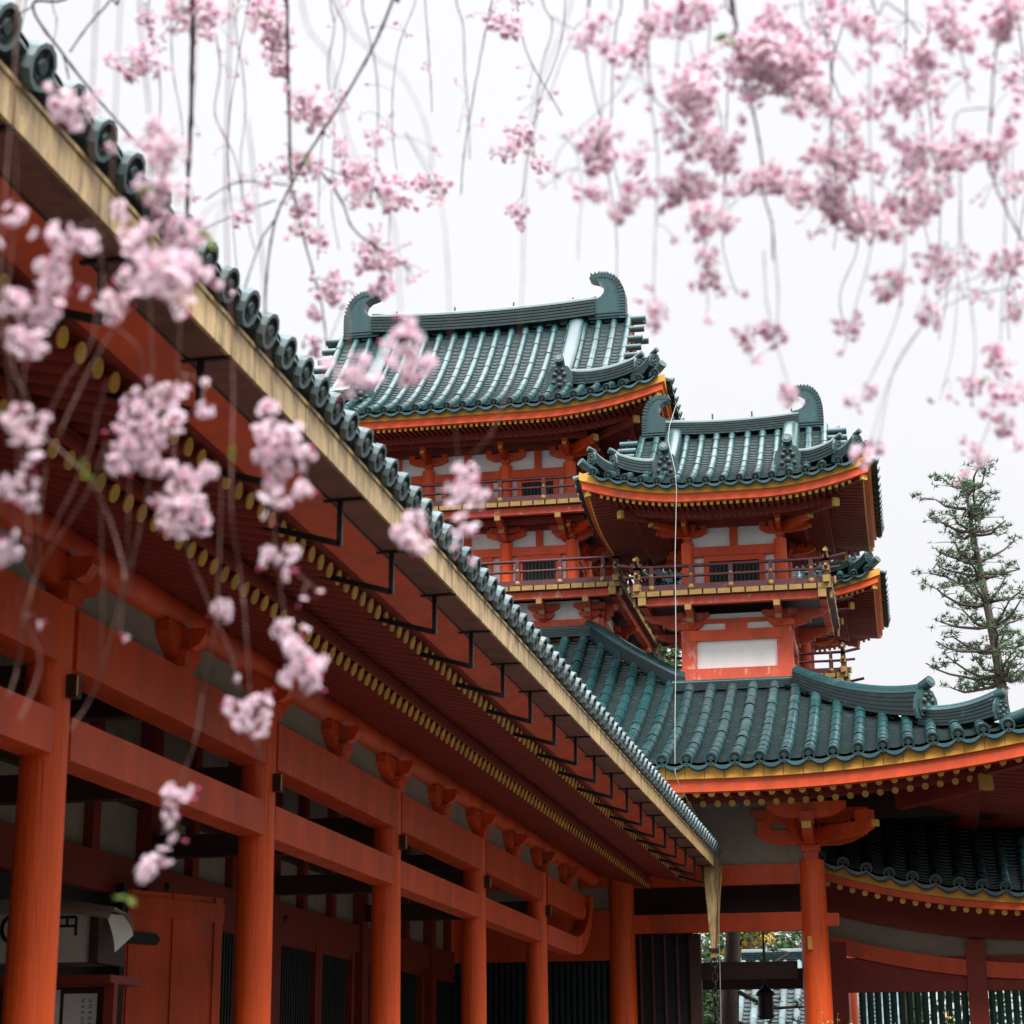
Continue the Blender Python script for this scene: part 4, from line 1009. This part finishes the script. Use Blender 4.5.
# shrub tips at the lower right
def shrub(label, px, py, Y, seed):
    rg_ = random.Random(seed); q = at(px, py, 1, Y); t = thing('shrub', label, 'shrub', (q.x, Y, 0)); sm, lf = MB(), MB()
    for k in range(9):
        tip = q+Vector((rg_.gauss(0,.16), rg_.gauss(0,.2), rg_.uniform(-.5, .02) if k else 0)); bs = Vector((q.x+rg_.gauss(0,.15), Y+rg_.gauss(0,.15), 0))
        sm.tube([bs, (bs+tip)/2+Vector((rg_.gauss(0,.05),0,.1)), tip], [.018, .012, .004], 5)
        for j in range(18):
            s = rg_.uniform(.75, 1.0); p = bs.lerp(tip, s)+Vector((rg_.gauss(0,.05), rg_.gauss(0,.05), rg_.gauss(0,.03))); leaf_cloud(lf, p, .03, 2, .028, rg_)
        leaf_cloud(lf, bs.lerp(tip, .6), .25, 40, .035, rg_)
    sm.build('stems', SEPAL, t); lf.build('leaves', YELLOWL, t)
shrub('yellowish shrub whose twig tips show in front of the slatted windows', 934, 1010, 30.2, 1)
shrub('small yellowish shrub tip left of the slatted window shrub', 874, 1019, 30.0, 2)
shrub('small pale shrub tip beside the foot of the stout column', 836, 1013, 31.0, 3)

# clipped hedge closing the garden behind the opening, and leaf masses added out of view to shade the low sky
rg_ = random.Random(21); hd = thing('hedge', 'tall dark green hedge closing the garden far behind the opening', 'hedge', (-5, 70, 0))
m = MB()
for _ in range(7200):
    c = Vector((rg_.uniform(-11, 7.5), 70+rg_.gauss(0,.6), rg_.uniform(.3, 6.6)+rg_.gauss(0,.35))); leaf_cloud(m, c, .2, 1, .2, rg_)
m.build('foliage', GREENL, hd)
m = MB(); m.box(-10.8, .3, 69.6, 70.4, 0, 5.6); m.build('twig_mass', DARKWOOD, hd)
m = MB()
def shade_leaf_mass(x0, x1, y0, y1, H, n):
    for _ in range(n):
        c = Vector((rg_.uniform(x0, x1), rg_.uniform(y0, y1), H*rg_.uniform(0, 1)**.8)); leaf_cloud(m, c, .9, 7, .38, rg_)
shade_leaf_mass(8.5, 13, -14, 36, 9.5, 1900); shade_leaf_mass(-12, 9, -17, -13, 9.5, 900)  # unseen trees added beside and behind the camera to darken the gallery
g_ = m.build('shade_grove', GREENL); g_['kind'] = 'stuff'; g_['label'] = 'added unseen trees that block the low sky and darken the gallery'; g_['category'] = 'shade_grove'
# ------------------------------------------------------------------ weeping cherry blossom
def petal(mb, c, u, n, L, wd, cup, m):
    """notched petal from c along u, facing n"""
    s = u.cross(n)
    q = [c, c+u*(.55*L)+s*(.5*wd)+n*(cup*.35*L), c+u*L+s*(.24*wd)+n*(cup*L), c+u*(.9*L)+n*(cup*.8*L), c+u*L-s*(.24*wd)+n*(cup*L), c+u*(.55*L)-s*(.5*wd)+n*(cup*.35*L), c+u*(.55*L)-n*(.03*L)]
    mb.add(q, [(0,1,6), (1,2,3,6), (6,3,4,5), (0,6,5)], m, True)
def flower(mb, c, n, r, rg_):
    n = n.normalized(); a = n.cross(Vector((rg_.gauss(0,1), rg_.gauss(0,1), rg_.gauss(0,1)))).normalized(); b = n.cross(a)
    ph = rg_.uniform(0, 6.28)
    for (k, rr, el, m) in ((6, 1., .20, 0), (6, .85, .55, 0), (5, .6, 1.0, 1)):
        for i in range(k):
            t = ph+el*3+2*math.pi*i/k+rg_.gauss(0, .12); e = el+rg_.gauss(0, .13)
            rad = a*math.cos(t)+b*math.sin(t); u = rad*math.cos(e)+n*math.sin(e); nn = n*math.cos(e)-rad*math.sin(e)
            petal(mb, c+rad*(.05*r), u, nn, r*rr*rg_.uniform(.9, 1.1), r*.85*rr, .12+rg_.gauss(0,.06), m)
def cluster_mesh(n, rad, fr, seed, sx=1., sz=1.):
    rg_ = random.Random(seed); mb = MB(); pts = []
    tries = 0
    while len(pts) < n and tries < 4000:
        tries += 1
        d = Vector((rg_.gauss(0,1), rg_.gauss(0,1), rg_.gauss(-.1,1))).normalized(); p = d*(max(rad-fr*.7, .002)*rg_.uniform(.6, 1.3)); p = Vector((p.x*sx, p.y, p.z*sz))
        if all((p-q).length > fr*1.25 for q in pts): pts.append(p)
    for p in pts:
        d = p.normalized() if p.length > 1e-4 else Vector((0,-1,0))
        d = (d+Vector((rg_.gauss(0,.4), rg_.gauss(-.1,.4), rg_.gauss(-.15,.4)))).normalized()
        s = fr*rg_.uniform(.8, 1.15); flower(mb, p, d, s, rg_)
        mb.tube([p*.1+Vector((0,0,.2*rad)), p*.6+Vector((0,0,.1*rad)), p-d*.003], [.0008, .0009, .0016], 4, 2, False)
    for _ in range(max(1, n//6)):
        d = Vector((rg_.gauss(0,1), rg_.gauss(0,1), rg_.gauss(-.3,1))).normalized(); p = d*rad*rg_.uniform(.9, 1.25)
        mb.tube([p*.2, p], [.0007, .0008], 4, 2, False); mb.lathe_n(p, d, [(.0012, -.002), (.0034, .002), (.003, .005), (.001, .009)], 6, 3)
    me = mb.mesh('blossom_cluster', [PETAL, PETALD, SEPAL, BUD]); SRC[me.name] = mb; return me
SRC = {}
# variants: (radius, meshes)
VAR = []
for (rad, n, fr) in ((.013, 2, .012), (.020, 4, .0135), (.029, 8, .0145), (.038, 15, .015)):
    VAR.append((rad, [cluster_mesh(n, rad, fr, 100+int(rad*1000)*7+k, *( (1,1), (1.3,.8), (.8,1.25) )[k]) for k in range(3)]))
def catmull(P, per=6):
    if len(P) < 3: return P
    Q = [P[0]]+list(P)+[P[-1]]; out = []
    for i in range(1, len(Q)-2):
        p0, p1, p2, p3 = Q[i-1:i+3]
        for j in range(per):
            t = j/per; out.append(.5*((2*p1)+(p2-p0)*t+(2*p0-5*p1+4*p2-p3)*t*t+(-p0+3*p1-3*p2+p3)*t**3))
    out.append(P[-1]); return out
def leaf(parent, c, s, rg_):
    mb = MB()
    for k in range(2):
        a = Vector((rg_.gauss(0,1), rg_.gauss(0,.6), rg_.gauss(-.4,.7))).normalized(); b = a.cross(Vector((rg_.gauss(0,1), 1, rg_.gauss(0,1)))).normalized(); n = a.cross(b)
        q = [c+a*(s*t)+b*(s*w*o)+n*(s*.12*abs(o)) for (t, w) in ((0,.02),(.3,.2),(.6,.2),(1,.0)) for o in (-1,0,1)]
        mb.add(q, [(i*3+j, i*3+j+1, i*3+j+4, i*3+j+3) for i in range(3) for j in range(2)], 0, True)
    mb.build('leaf', LEAF, parent)

def cherry(name, label, trunk, limbs, branches, clusters, leaves, seed, twig_mm, extra=None, sky_D=5, sky_twigs=()):
    rg_ = random.Random(seed); T = thing(name, label, 'cherry tree', trunk[0][0])
    m = MB(); m.tube([p for p, r in trunk], [r for p, r in trunk], 14); m.build('trunk', BARK, T)
    m = MB(); LP = []
    for L in limbs:
        P = catmull([Vector(p) for p, r in L], 8); LP += P
        rs = np.interp(np.linspace(0, 1, len(P)), np.linspace(0, 1, len(L)), [r for p, r in L]); m.tube(P, list(rs), 10)
    m.build('limbs', BARK, T)
    nodes = []          # (px, py, point, branch object)
    def add_branch(D, th0, th1, pts, up=True, wob=.35):
        W = []
        if D < 3.25 and D > 2.3: D += .45; th0 *= .85
        for i, q in enumerate(pts):
            d = D+rg_.gauss(0, .02) if len(q) < 3 else q[2]
            W.append(atd(q[0], q[1], d))
        if up:
            p = W[0]; near = min(LP, key=lambda l: (Vector((l.x, l.y, 0))-Vector((p.x, p.y, 0))).length)
            hgt = max(.25, (near.z-p.z)); pre = [near, near.lerp(p, .55)+Z_*(hgt*.30), Vector((p.x, p.y, p.z+hgt*.45))]
            full = pre+W
        else: full = W
        C = catmull(full, 7); n = len(C)
        C = [C[0]]+[c+Vector((rg_.gauss(0,1), rg_.gauss(0,1), rg_.gauss(0,1)))*(.0006*wob*2) for c in C[1:-1]]+[C[-1]]
        mb = MB(); rs = []
        for i in range(n):
            r = (th0+(th1-th0)*i/(n-1))/2000.; 
            if i % 5 == 2: r *= 1.35
            rs.append(r)
        mb.tube(C, rs, 6)
        for i in range(6, n-1, 9):      # spur buds
            d = (C[i+1]-C[i]).normalized(); s_ = d.cross(Vector((rg_.gauss(0,1), rg_.gauss(0,1), rg_.gauss(0,1)))).normalized()
            mb.tube([C[i], C[i]+s_*(.004+rs[i])+d*.004], [rs[i]*.7, rs[i]*.45], 5)
        o = mb.build('branch', BARK if (max(q[1] for q in pts) < 360 or th0 > 7) else TWIG, T)  # silhouette tone against the sky, lit tone in front of the colonnade
        for c in C:
            d = c-EYE; z = d.dot(FW)
            if z > .3: nodes.append((512+F_PX*d.dot(RT)/z, 512-F_PX*d.dot(UP)/z, c, o))
        return o
    for (x, L) in sky_twigs:            # fine dark twigs hanging against the sky
        pts = [(x, -20)]; y = -20
        while y < L: y += 45; x += rg_.gauss(2, 7); pts.append((x, y))
        add_branch(sky_D, 4.2, 2.0, pts)
    for (D, a, b_, pts, *o) in branches: add_branch(D, a, b_, pts, not o)
    LO = MB(); cl = sorted(clusters, key=lambda c: c[1])
    for (px, py, r, D) in cl:
        D += rg_.gauss(0, .06) + (.45 if 2.3 < D < 3.25 else 0); P = atd(px, py, D); rad = r*D/F_PX
        best = min(nodes, key=lambda q: math.hypot(q[0]-px, q[1]-py)+abs((q[2]-P).length)*12)
        dist = math.hypot(best[0]-px, best[1]-py)
        par = best[3]
        if (best[2]-P).length > .04:
            cand = [q for q in nodes if q[1] < py-4 or q[1] < 0]
            q = min(cand, key=lambda q: math.hypot((q[0]-px)*1.6, q[1]-py)+abs((q[2]-EYE).dot(FW)-D)*14)
            a = q[2]; h = (a-P).length
            mid = a.lerp(P, .45)+Z_*(.10*h)+Vector((rg_.gauss(0,.06*h), 0, 0))
            C = catmull([a, a.lerp(P, .5)+Z_*(.05*h)+RT*rg_.gauss(0, .04*h), P], 6); mb = MB(); mb.tube(C, [twig_mm/2000*(1-.5*i/len(C)) for i in range(len(C))], 5)
            tw = mb.build('twig', BARK if py < 330 else TWIG, T); par = tw  # upper twigs take the silhouette tone, lower ones the lit tone
            for c in C:
                d = c-EYE; z = d.dot(FW); nodes.append((512+F_PX*d.dot(RT)/z, 512-F_PX*d.dot(UP)/z, c, tw))
        v = min(VAR, key=lambda v: abs(math.log(v[0]/rad)))
        o = put('blossom_cluster', rg_.choice(v[1]), par, P, (rg_.uniform(-.5,.5), rg_.uniform(-.5,.5), rg_.uniform(0, 6.28)))
        k = rad/v[0]*(1.15 if D > 3.9 else .90); o.scale = (k*rg_.uniform(.9,1.15), k, k*rg_.uniform(.9,1.15))
        if r >= (9 if D > 3.9 else 17):          # loose single flowers round the cluster
            for _ in range(2 if r < 13 else 4):
                a = rg_.uniform(0, 6.28); dd = rad*rg_.uniform(.9, 1.9 if D > 3.9 else 1.35); q = P+RT*(dd*math.cos(a))+UP*(dd*.8*math.sin(a))+FW*rg_.gauss(0, rad)
                src = SRC[rg_.choice(VAR[rg_.choice((0, 0, 1))][1]).name]; Rm = Matrix.Rotation(rg_.uniform(0, 6.28), 3, 'Z') @ Matrix.Rotation(rg_.uniform(-1, 1), 3, 'X'); k2 = rg_.uniform(.75, 1.1)
                o0 = len(LO.v); LO.v.extend([tuple(q+(Rm @ Vector(v_))*k2) for v_ in src.v]); LO.f.extend([tuple(i+o0 for i in f) for f in src.f]); LO.m.extend(src.m); LO.sm.extend(src.sm)
                LO.tube([P, P.lerp(q, .5)+Z_*.01, q], [.0007, .0007, .0009], 4, 2, False)
    cand = [q for q in nodes if extra and extra[0] < q[0] < extra[1] and -20 < q[1] < extra[2]]
    for _ in range(extra[3] if extra else 0):
        q = rg_.choice(cand)
        for _ in range(rg_.choice((1, 2, 2, 3, 5))):
            P = q[2]+RT*rg_.gauss(0, .035)+UP*rg_.gauss(-.01, .03)+FW*rg_.gauss(0, .04); src = SRC[rg_.choice(VAR[0][1]).name]
            Rm = Matrix.Rotation(rg_.uniform(0, 6.28), 3, 'Z') @ Matrix.Rotation(rg_.uniform(-1, 1), 3, 'X'); k2 = rg_.uniform(.7, 1.05); o0 = len(LO.v)
            LO.v.extend([tuple(P+(Rm @ Vector(v_))*k2) for v_ in src.v]); LO.f.extend([tuple(i+o0 for i in f) for f in src.f]); LO.m.extend(src.m); LO.sm.extend(src.sm)
            LO.tube([q[2], q[2].lerp(P, .5)+Z_*.008, P], [.0008, .0007, .0009], 4, 2, False)
    if LO.v: LO.build('loose_blossoms', [PETAL, PETALD, SEPAL, BUD], T, 'stuff')
    for (px, py, D, s) in leaves:
        P = atd(px, py, D); par = min(nodes, key=lambda q: (q[2]-P).length)[3]; leaf(par, P, s, rg_)
    return T
# --- left tree: dark branches against the sky, pale clusters in front of the colonnade
BL = [ # depth, thickness mm (start, end), pixel path
 (5.6, 9.7, 5.8, [(78,-20),(33,4),(63,54),(93,93),(108,111),(145,152)]), (5.6, 6.8, 4.9, [(120,-15),(111,0),(88,26),(70,52)]), (5.8, 5.8, 3.9, [(-10,36),(10,20),(33,6)], 1), (5.6, 5.8, 3.9, [(63,54),(67,70),(69,79)], 1),
 (5.1, 15.6, 9.7, [(194,-20),(193,0),(192,60),(191,122),(188,180),(187,226)]), (5.4, 8.7, 4.9, [(400,-20),(393,0),(372,49),(346,95),(312,148),(291,186),(276,218),(268,262),(265,313)]),
 (5.4, 11.7, 7.8, [(286,-20),(287,0),(288,67),(290,155),(292,186)]), (5.4, 5.8, 3.9, [(321,172),(341,200),(356,232),(397,260),(411,271)], 1), (5.4, 5.8, 3.9, [(293,190),(305,243),(321,302),(327,348)], 1), (5.4, 5.4, 3.5, [(276,218),(260,243),(244,290)], 1),
 (6.5, 4.3, 2.7, [(424,-20),(425,0),(430,70),(432,112)]), (6.1, 5.1, 3.1, [(498,-20),(492,0),(478,70),(464,155),(461,195)]), (6.4, 4.3, 3.1, [(514,-20),(516,0),(527,53),(552,98),(562,116)]), (6.4, 3.9, 2.9, [(566,-20),(560,46),(537,109),(522,197)]),
 (3.0, 2, 1.6, [(335,-20),(372,53),(400,74),(425,123),(434,176),(446,240),(453,400),(459,465)]), (3.1, 1.8, 1.4, [(575,-20),(530,120),(558,330),(496,423),(471,455)][:2]+[(520,330),(496,423),(471,455)]),
 (2.6, 2, 1.4, [(300,-20),(330,60),(352,150),(392,220),(400,300),(405,345)]), (6.1, 3.5, 2.3, [(330,-20),(345,40),(322,140),(318,260)]), (6.5, 3.1, 2.3, [(420,-20),(398,50),(392,120),(398,180)]), (6.5, 3.1, 2.3, [(250,-10),(238,60),(228,150),(240,300)]), (2.8, 3, 2.2, [(98,-20),(92,140),(100,250),(112,319),(138,348),(145,394),(141,420)]), (2.9, 3.4, 2.4, [(140,-20),(148,100),(151,215),(150,300),(152,370),(148,420)]),
 (2.8, 3, 2.2, [(112,170),(100,280),(91,343),(66,380),(44,427),(39,445)]), (2.7, 3, 2.2, [(2,240),(12,361),(26,395),(30,420)]), (2.8, 3.2, 2.4, [(112,330),(84,380),(59,436),(47,464),(39,520),(37,567),(22,624),(19,661),(9,696)], 1),
 (2.9, 4.5, 3, [(30,420),(44,436),(84,474),(106,511),(122,561),(124,580)], 1), (2.9, 3, 2, [(106,440),(89,489),(44,561),(30,590)], 1), (2.8, 3, 2.2, [(108,380),(97,418),(87,458),(47,540)], 1), (3.0, 4, 2.6, [(131,440),(128,514),(125,580),(103,664),(90,699),(70,730)], 1),
 (3.0, 3.4, 2.2, [(150,440),(147,489),(134,555),(123,605),(120,633)], 1), (3.0, 3, 1.8, [(106,450),(101,520),(103,599),(100,661)], 1), (3.1, 3.4, 2.4, [(170,420),(184,536),(206,596),(231,655),(238,690)], 1),
 (3.0, 4.2, 3, [(232,-20),(226,200),(233,380),(231,505),(239,567),(245,620),(250,700)]), (3.0, 3, 2, [(222,480),(219,555),(215,630),(203,695),(195,740),(178,790)], 1), (3.1, 3, 2, [(275,540),(282,600),(290,650)], 1), (3.0, 2.2, 1.6, [(252,715),(257,745),(260,775)], 1), (3.1, 2.6, 1.8, [(200,-20),(188,180),(180,330),(175,460)]), (3.1, 2.6, 1.8, [(300,640),(318,690),(322,720)], 1),
 (3.1, 2.6, 1.8, [(248,120),(262,260),(270,400),(276,500),(272,560)], 1), (2.6, 2.8, 2, [(20,-20),(14,100),(16,200),(6,330),(18,460),(10,560)]), (3.0, 2.6, 1.6, [(178,800),(172,840),(150,880)], 1), (2.6, 2.4, 2, [(31,300),(22,420),(30,560),(18,600),(40,660),(20,720)], 1),
 (5.6, 3.9, 2.9, [(292,186),(240,182),(205,200)], 1), (5.6, 3.9, 2.9, [(276,200),(235,215),(190,235)], 1), (5.6, 3.9, 2.9, [(306,160),(350,178),(395,190)], 1)]
CL = """267 18 18 5.6;277 35 13 5.6;279 62 13 5.6;210 18 15 5.13;182 11 17 5.13;145 17 9 5.91;137 61 20 5.29;312 109 17 5.44;302 102 12 5.44;321 120 10 5.44;302 165 14 5.44;341 148 9 5.6;376 141 9 5.6;355 172 14 5.6;372 193 18 5.6;390 183 13 5.6;404 200 9 5.6;434 186 13 6.07;267 183 6 5.6;239 218 8 5.6;305 207 10 5.44;300 228 11 5.44;321 239 9 5.44;376 250 15 5.44;365 253 9 5.44;390 264 10 5.44;332 285 13 5.44;337 302 8 5.44;314 313 7 5.44;383 288 11 5.44;314 346 9 5.44;495 21 9 6.22;511 25 12 6.22;522 134 11 6.38;509 151 11 6.38;541 165 9 6.38;518 213 10 6.38;74 108 24 2.9;260 8 12 5.6;167 152 22 2.8;163 193 20 2.8;141 182 10 2.9;119 208 10 2.9;182 237 20 2.8;15 216 16 2.6;63 240 20 2.6;89 242 12 2.6;52 272 20 2.6;35 310 18 2.6;21 340 18 2.6;2 240 8 2.6;2 308 8 2.6;138 247 18 2.7;131 277 16 2.7;112 300 18 2.7;173 265 22 2.6;173 291 22 2.6;159 277 18 2.65;150 262 14 2.65;204 275 9 2.7;25 430 20 2.6;19 486 20 2.6;31 467 9 2.6;6 552 16 2.6;19 536 8 2.6;140 420 24 3;134 452 24 3;162 399 18 3;175 420 14 3;119 467 14 3;153 464 16 3;131 405 12 3;150 440 18 3;187 486 20 3;175 517 20 3;170 500 14 3;156 499 7 3;203 410 10 3;206 383 7 3;184 390 10 3;222 610 14 3.1;269 410 13 3;263 431 12 3;284 441 20 3;282 462 22 3;263 457 12 3;310 456 8 3;270 490 14 3;282 499 11 3;303 490 12 3;268 517 7 3;270 558 13 3;291 553 10 3;282 572 9 3;282 631 14 3.1;303 631 9 3.1;296 649 13 3.1;303 674 20 3.1;313 681 12 3.1;285 677 9 3.1;254 712 23 3.1;176 797 14 3;187 790 9 3;169 818 10 3;178 839 9 3;162 856 12 3;148 867 12 3;141 878 8 3;320 593 5 3;303 601 6 3;409 340 19 2.5;408 362 17 2.5;348 378 17 2.5;465 477 16 3;475 497 15 3;454 493 14 3;464 525 14 3;413 525 16 3;404 534 14 3;422 546 12 3;457 549 8 3;469 562 7 3;37 624 6 2.8;128 640 6 3;236 677 5 3.1;152 500 4 3;52 324 6 2.6"""
CL = [tuple(float(x) for x in s.split()) for s in CL.split(';')]
LL = [(208,238,2.8,.03), (302,155,3.5,.025), (140,190,2.8,.025), (82,470,3,.025), (128,898,3,.025), (230,452,3,.02), (268,15,3.6,.022)]
cherry('weeping_cherry_tree', 'weeping cherry with pale blossom clusters hanging in front of the long colonnade',
  [(Vector((-2.4,-1.6,0)), .24), (Vector((-2.35,-1.5,1.2)), .19), (Vector((-2.2,-1.2,2.6)), .16), (Vector((-2.0,-.6,3.7)), .12), (Vector((-1.8,.3,4.2)), .09)],
  [[((-1.8,.3,4.2), .09), ((-1.5,1.5,4.55), .06), ((-1.1,2.7,4.6), .035), ((-.7,3.8,4.5), .015)], [((-1.9,-.1,4.05), .06), ((-1.9,1.3,4.3), .04), ((-1.8,2.5,4.3), .02), ((-1.6,3.3,4.2), .01)], [((-1.8,.3,4.2), .06), ((-1.5,2.4,5.4), .045), ((-1.3,4.2,6.0), .03), ((-1.0,5.6,6.0), .02), ((-.5,6.2,5.9), .01)]],
  BL, CL, LL, 5, 2.2, (150, 560, 300, 60), 5.6, [(28,110),(52,60),(150,190),(172,120),(215,250),(240,170),(330,210),(362,290),(455,120),(540,150)])
# --- right tree: dense drifts against the sky
BR = [(4.3, 4, 2.5, [(645,-20),(647,0),(649,75),(654,98),(672,115),(687,134)]), (4.3, 2.5, 1.6, [(649,89),(656,140),(658,170),(655,240)], 1), (4.3, 3, 2, [(682,-20),(680,0),(677,59),(672,112),(663,143)]),
 (4.3, 9, 3, [(730,-20),(733,0),(737,35),(745,77),(756,124),(762,162),(764,195),(772,225),(773,260)]), (4.3, 2.2, 1.4, [(772,225),(778,290),(776,335)], 1), (4.3, 4.5, 3.5, [(1000,-20),(996,30),(996,47),(994,68),(990,127),(988,164),(1007,211),(1024,242),(1040,262)]),
 (4.3, 4, 2.5, [(870,-20),(887,2),(908,19),(925,42),(938,70)]), (4.3, 3, 2, [(945,-20),(953,23),(964,66),(969,101)]), (4.3, 2.4, 1.6, [(988,108),(955,117),(960,173)], 1), (4.3, 3, 2, [(815,-20),(831,40),(842,58),(854,75)]), (4.3, 2.6, 1.8, [(800,-20),(808,25),(812,50)]),
 (4.3, 2.2, 1.4, [(873,20),(869,100),(872,234),(856,305),(845,345)], 1), (4.3, 2.2, 1.4, [(905,170),(901,300),(869,381),(858,398)], 1), (4.3, 2.2, 1.4, [(1024,286),(992,291),(948,305),(915,335),(893,373),(880,433),(876,447)], 1), (4.3, 2, 1.3, [(1010,265),(950,290),(920,330),(890,380),(870,445)], 1),
 (4.3, 2.2, 1.4, [(960,173),(962,240),(975,340),(970,395)], 1), (4.3, 2.2, 1.4, [(1007,134),(1005,240),(1000,340),(990,420),(968,470)], 1), (4.3, 2, 1.4, [(700,216),(706,260),(708,310)], 1), (4.3, 2, 1.4, [(655,240),(654,290),(656,320)], 1), (4.3, 2, 1.4, [(764,250),(768,310),(788,385)], 1), (4.3, 2, 1.4, [(610,-20),(604,60),(598,150),(582,200),(578,260)]), (4.3, 1.8, 1.4, [(640,40),(620,90),(560,150),(556,190)], 1), (5.2,2,1.4,[(590,-20),(575,30),(562,60),(548,100)]), (4.3, 2, 1.3, [(560,135),(576,150),(582,192)],1),(4.8,1.8,1.2,[(1018,90),(1012,170),(1020,250)],1), (4.9,1.8,1.2,[(835,40),(830,120),(833,200),(856,232)],1),(4.9,1.8,1.2,[(915,90),(918,150),(912,210),(885,230)],1),(5.0,1.8,1.2,[(690,40),(700,100),(706,150),(728,170),(735,182)],1),(4.9,1.8,1.2,[(960,200),(955,330),(940,400)],1)]
CR = """593 23 10;578 39 9;636 45 12;616 55 10;650 19 12;675 16 14;696 9 14;698 68 12;689 87 18;698 98 16;691 105 14;602 141 18;597 155 18;637 157 12;579 192 9;600 194 8;647 185 10;628 204 11;630 192 11;684 187 16;700 185 14;670 199 12;708 216 16;700 230 12;722 220 9;682 140 11;705 141 14;722 150 14;726 164 12;760 178 16;771 169 10;795 192 10;668 124 9;752 56 22;762 47 20;771 66 20;785 52 18;776 77 14;738 66 9;748 91 9;771 12 12;783 23 12;791 63 16;807 54 18;810 68 12;829 5 10;866 21 14;854 23 9;885 35 8;880 56 7;946 9 14;964 35 15;948 40 9;995 16 15;1007 12 13;1004 35 8;922 45 10;929 59 11;889 91 15;925 91 15;915 94 11;899 66 8;819 98 12;798 108 9;838 115 13;847 122 10;833 164 17;850 162 12;819 155 12;871 162 9;800 190 13;831 197 14;845 206 15;840 220 9;854 230 9;885 227 15;878 218 10;911 209 13;929 202 12;922 216 9;925 152 18;918 164 12;915 185 9;948 166 12;979 150 14;990 150 10;1007 134 11;901 143 8;939 120 7;887 131 8;873 112 8;1018 70 9;1018 94 8;1018 180 11;892 202 8;948 265 13;892 284 14;885 299 7;929 277 8;926 299 5;929 318 10;852 324 9;843 351 7;1005 261 14;1019 253 10;1016 307 11;869 391 8;852 402 8;877 447 8;862 456 10;992 354 11;973 389 9;997 392 11;1016 389 11;951 398 5;986 414 7;1005 425 10;1016 443 8;973 450 9;981 460 8;964 477 7;655 313 10;709 317 6;743 333 9;775 335 12;759 356 6;786 392 9;707 258 12;705 281 9;718 288 6;655 303 7;640 75 7;730 190 8;855 145 8;812 85 9;790 90 8;860 60 8;905 110 8;745 120 7;985 60 8;970 75 7;1012 110 7;860 100 8;880 165 8;945 190 8"""
CR = [tuple(float(x) for x in s.split())+(4.3,) for s in CR.split(';')]
LR = [(729,35,4.2,.035), (929,185,4.3,.026), (992,354,4.3,.028), (985,345,4.3,.022), (984,378,4.3,.022), (928,398,4.3,.02)]
cherry('weeping_cherry_tree', 'weeping cherry with dense pink blossom drifts against the sky above the smaller tower',
  [(Vector((3.6,2.2,0)), .26), (Vector((3.55,2.25,1.4)), .20), (Vector((3.4,2.5,3.0)), .17), (Vector((3.0,3.0,4.4)), .13), (Vector((2.5,3.6,5.2)), .09)],
  [[((2.5,3.6,5.2), .09), ((1.6,4.3,5.8), .06), ((.7,4.9,6.0), .035), ((-.1,5.2,5.9), .015)], [((2.8,3.2,4.8), .06), ((2.2,4.4,5.5), .04), ((1.3,5.2,5.7), .02), ((.5,5.6,5.6), .01)]],
  BR, CR, LR, 9, 2.0, (560, 1040, 340, 60), 5.2, [(590,180),(622,260),(700,200),(722,290),(820,210),(846,300),(905,250),(932,330),(1013,300)])
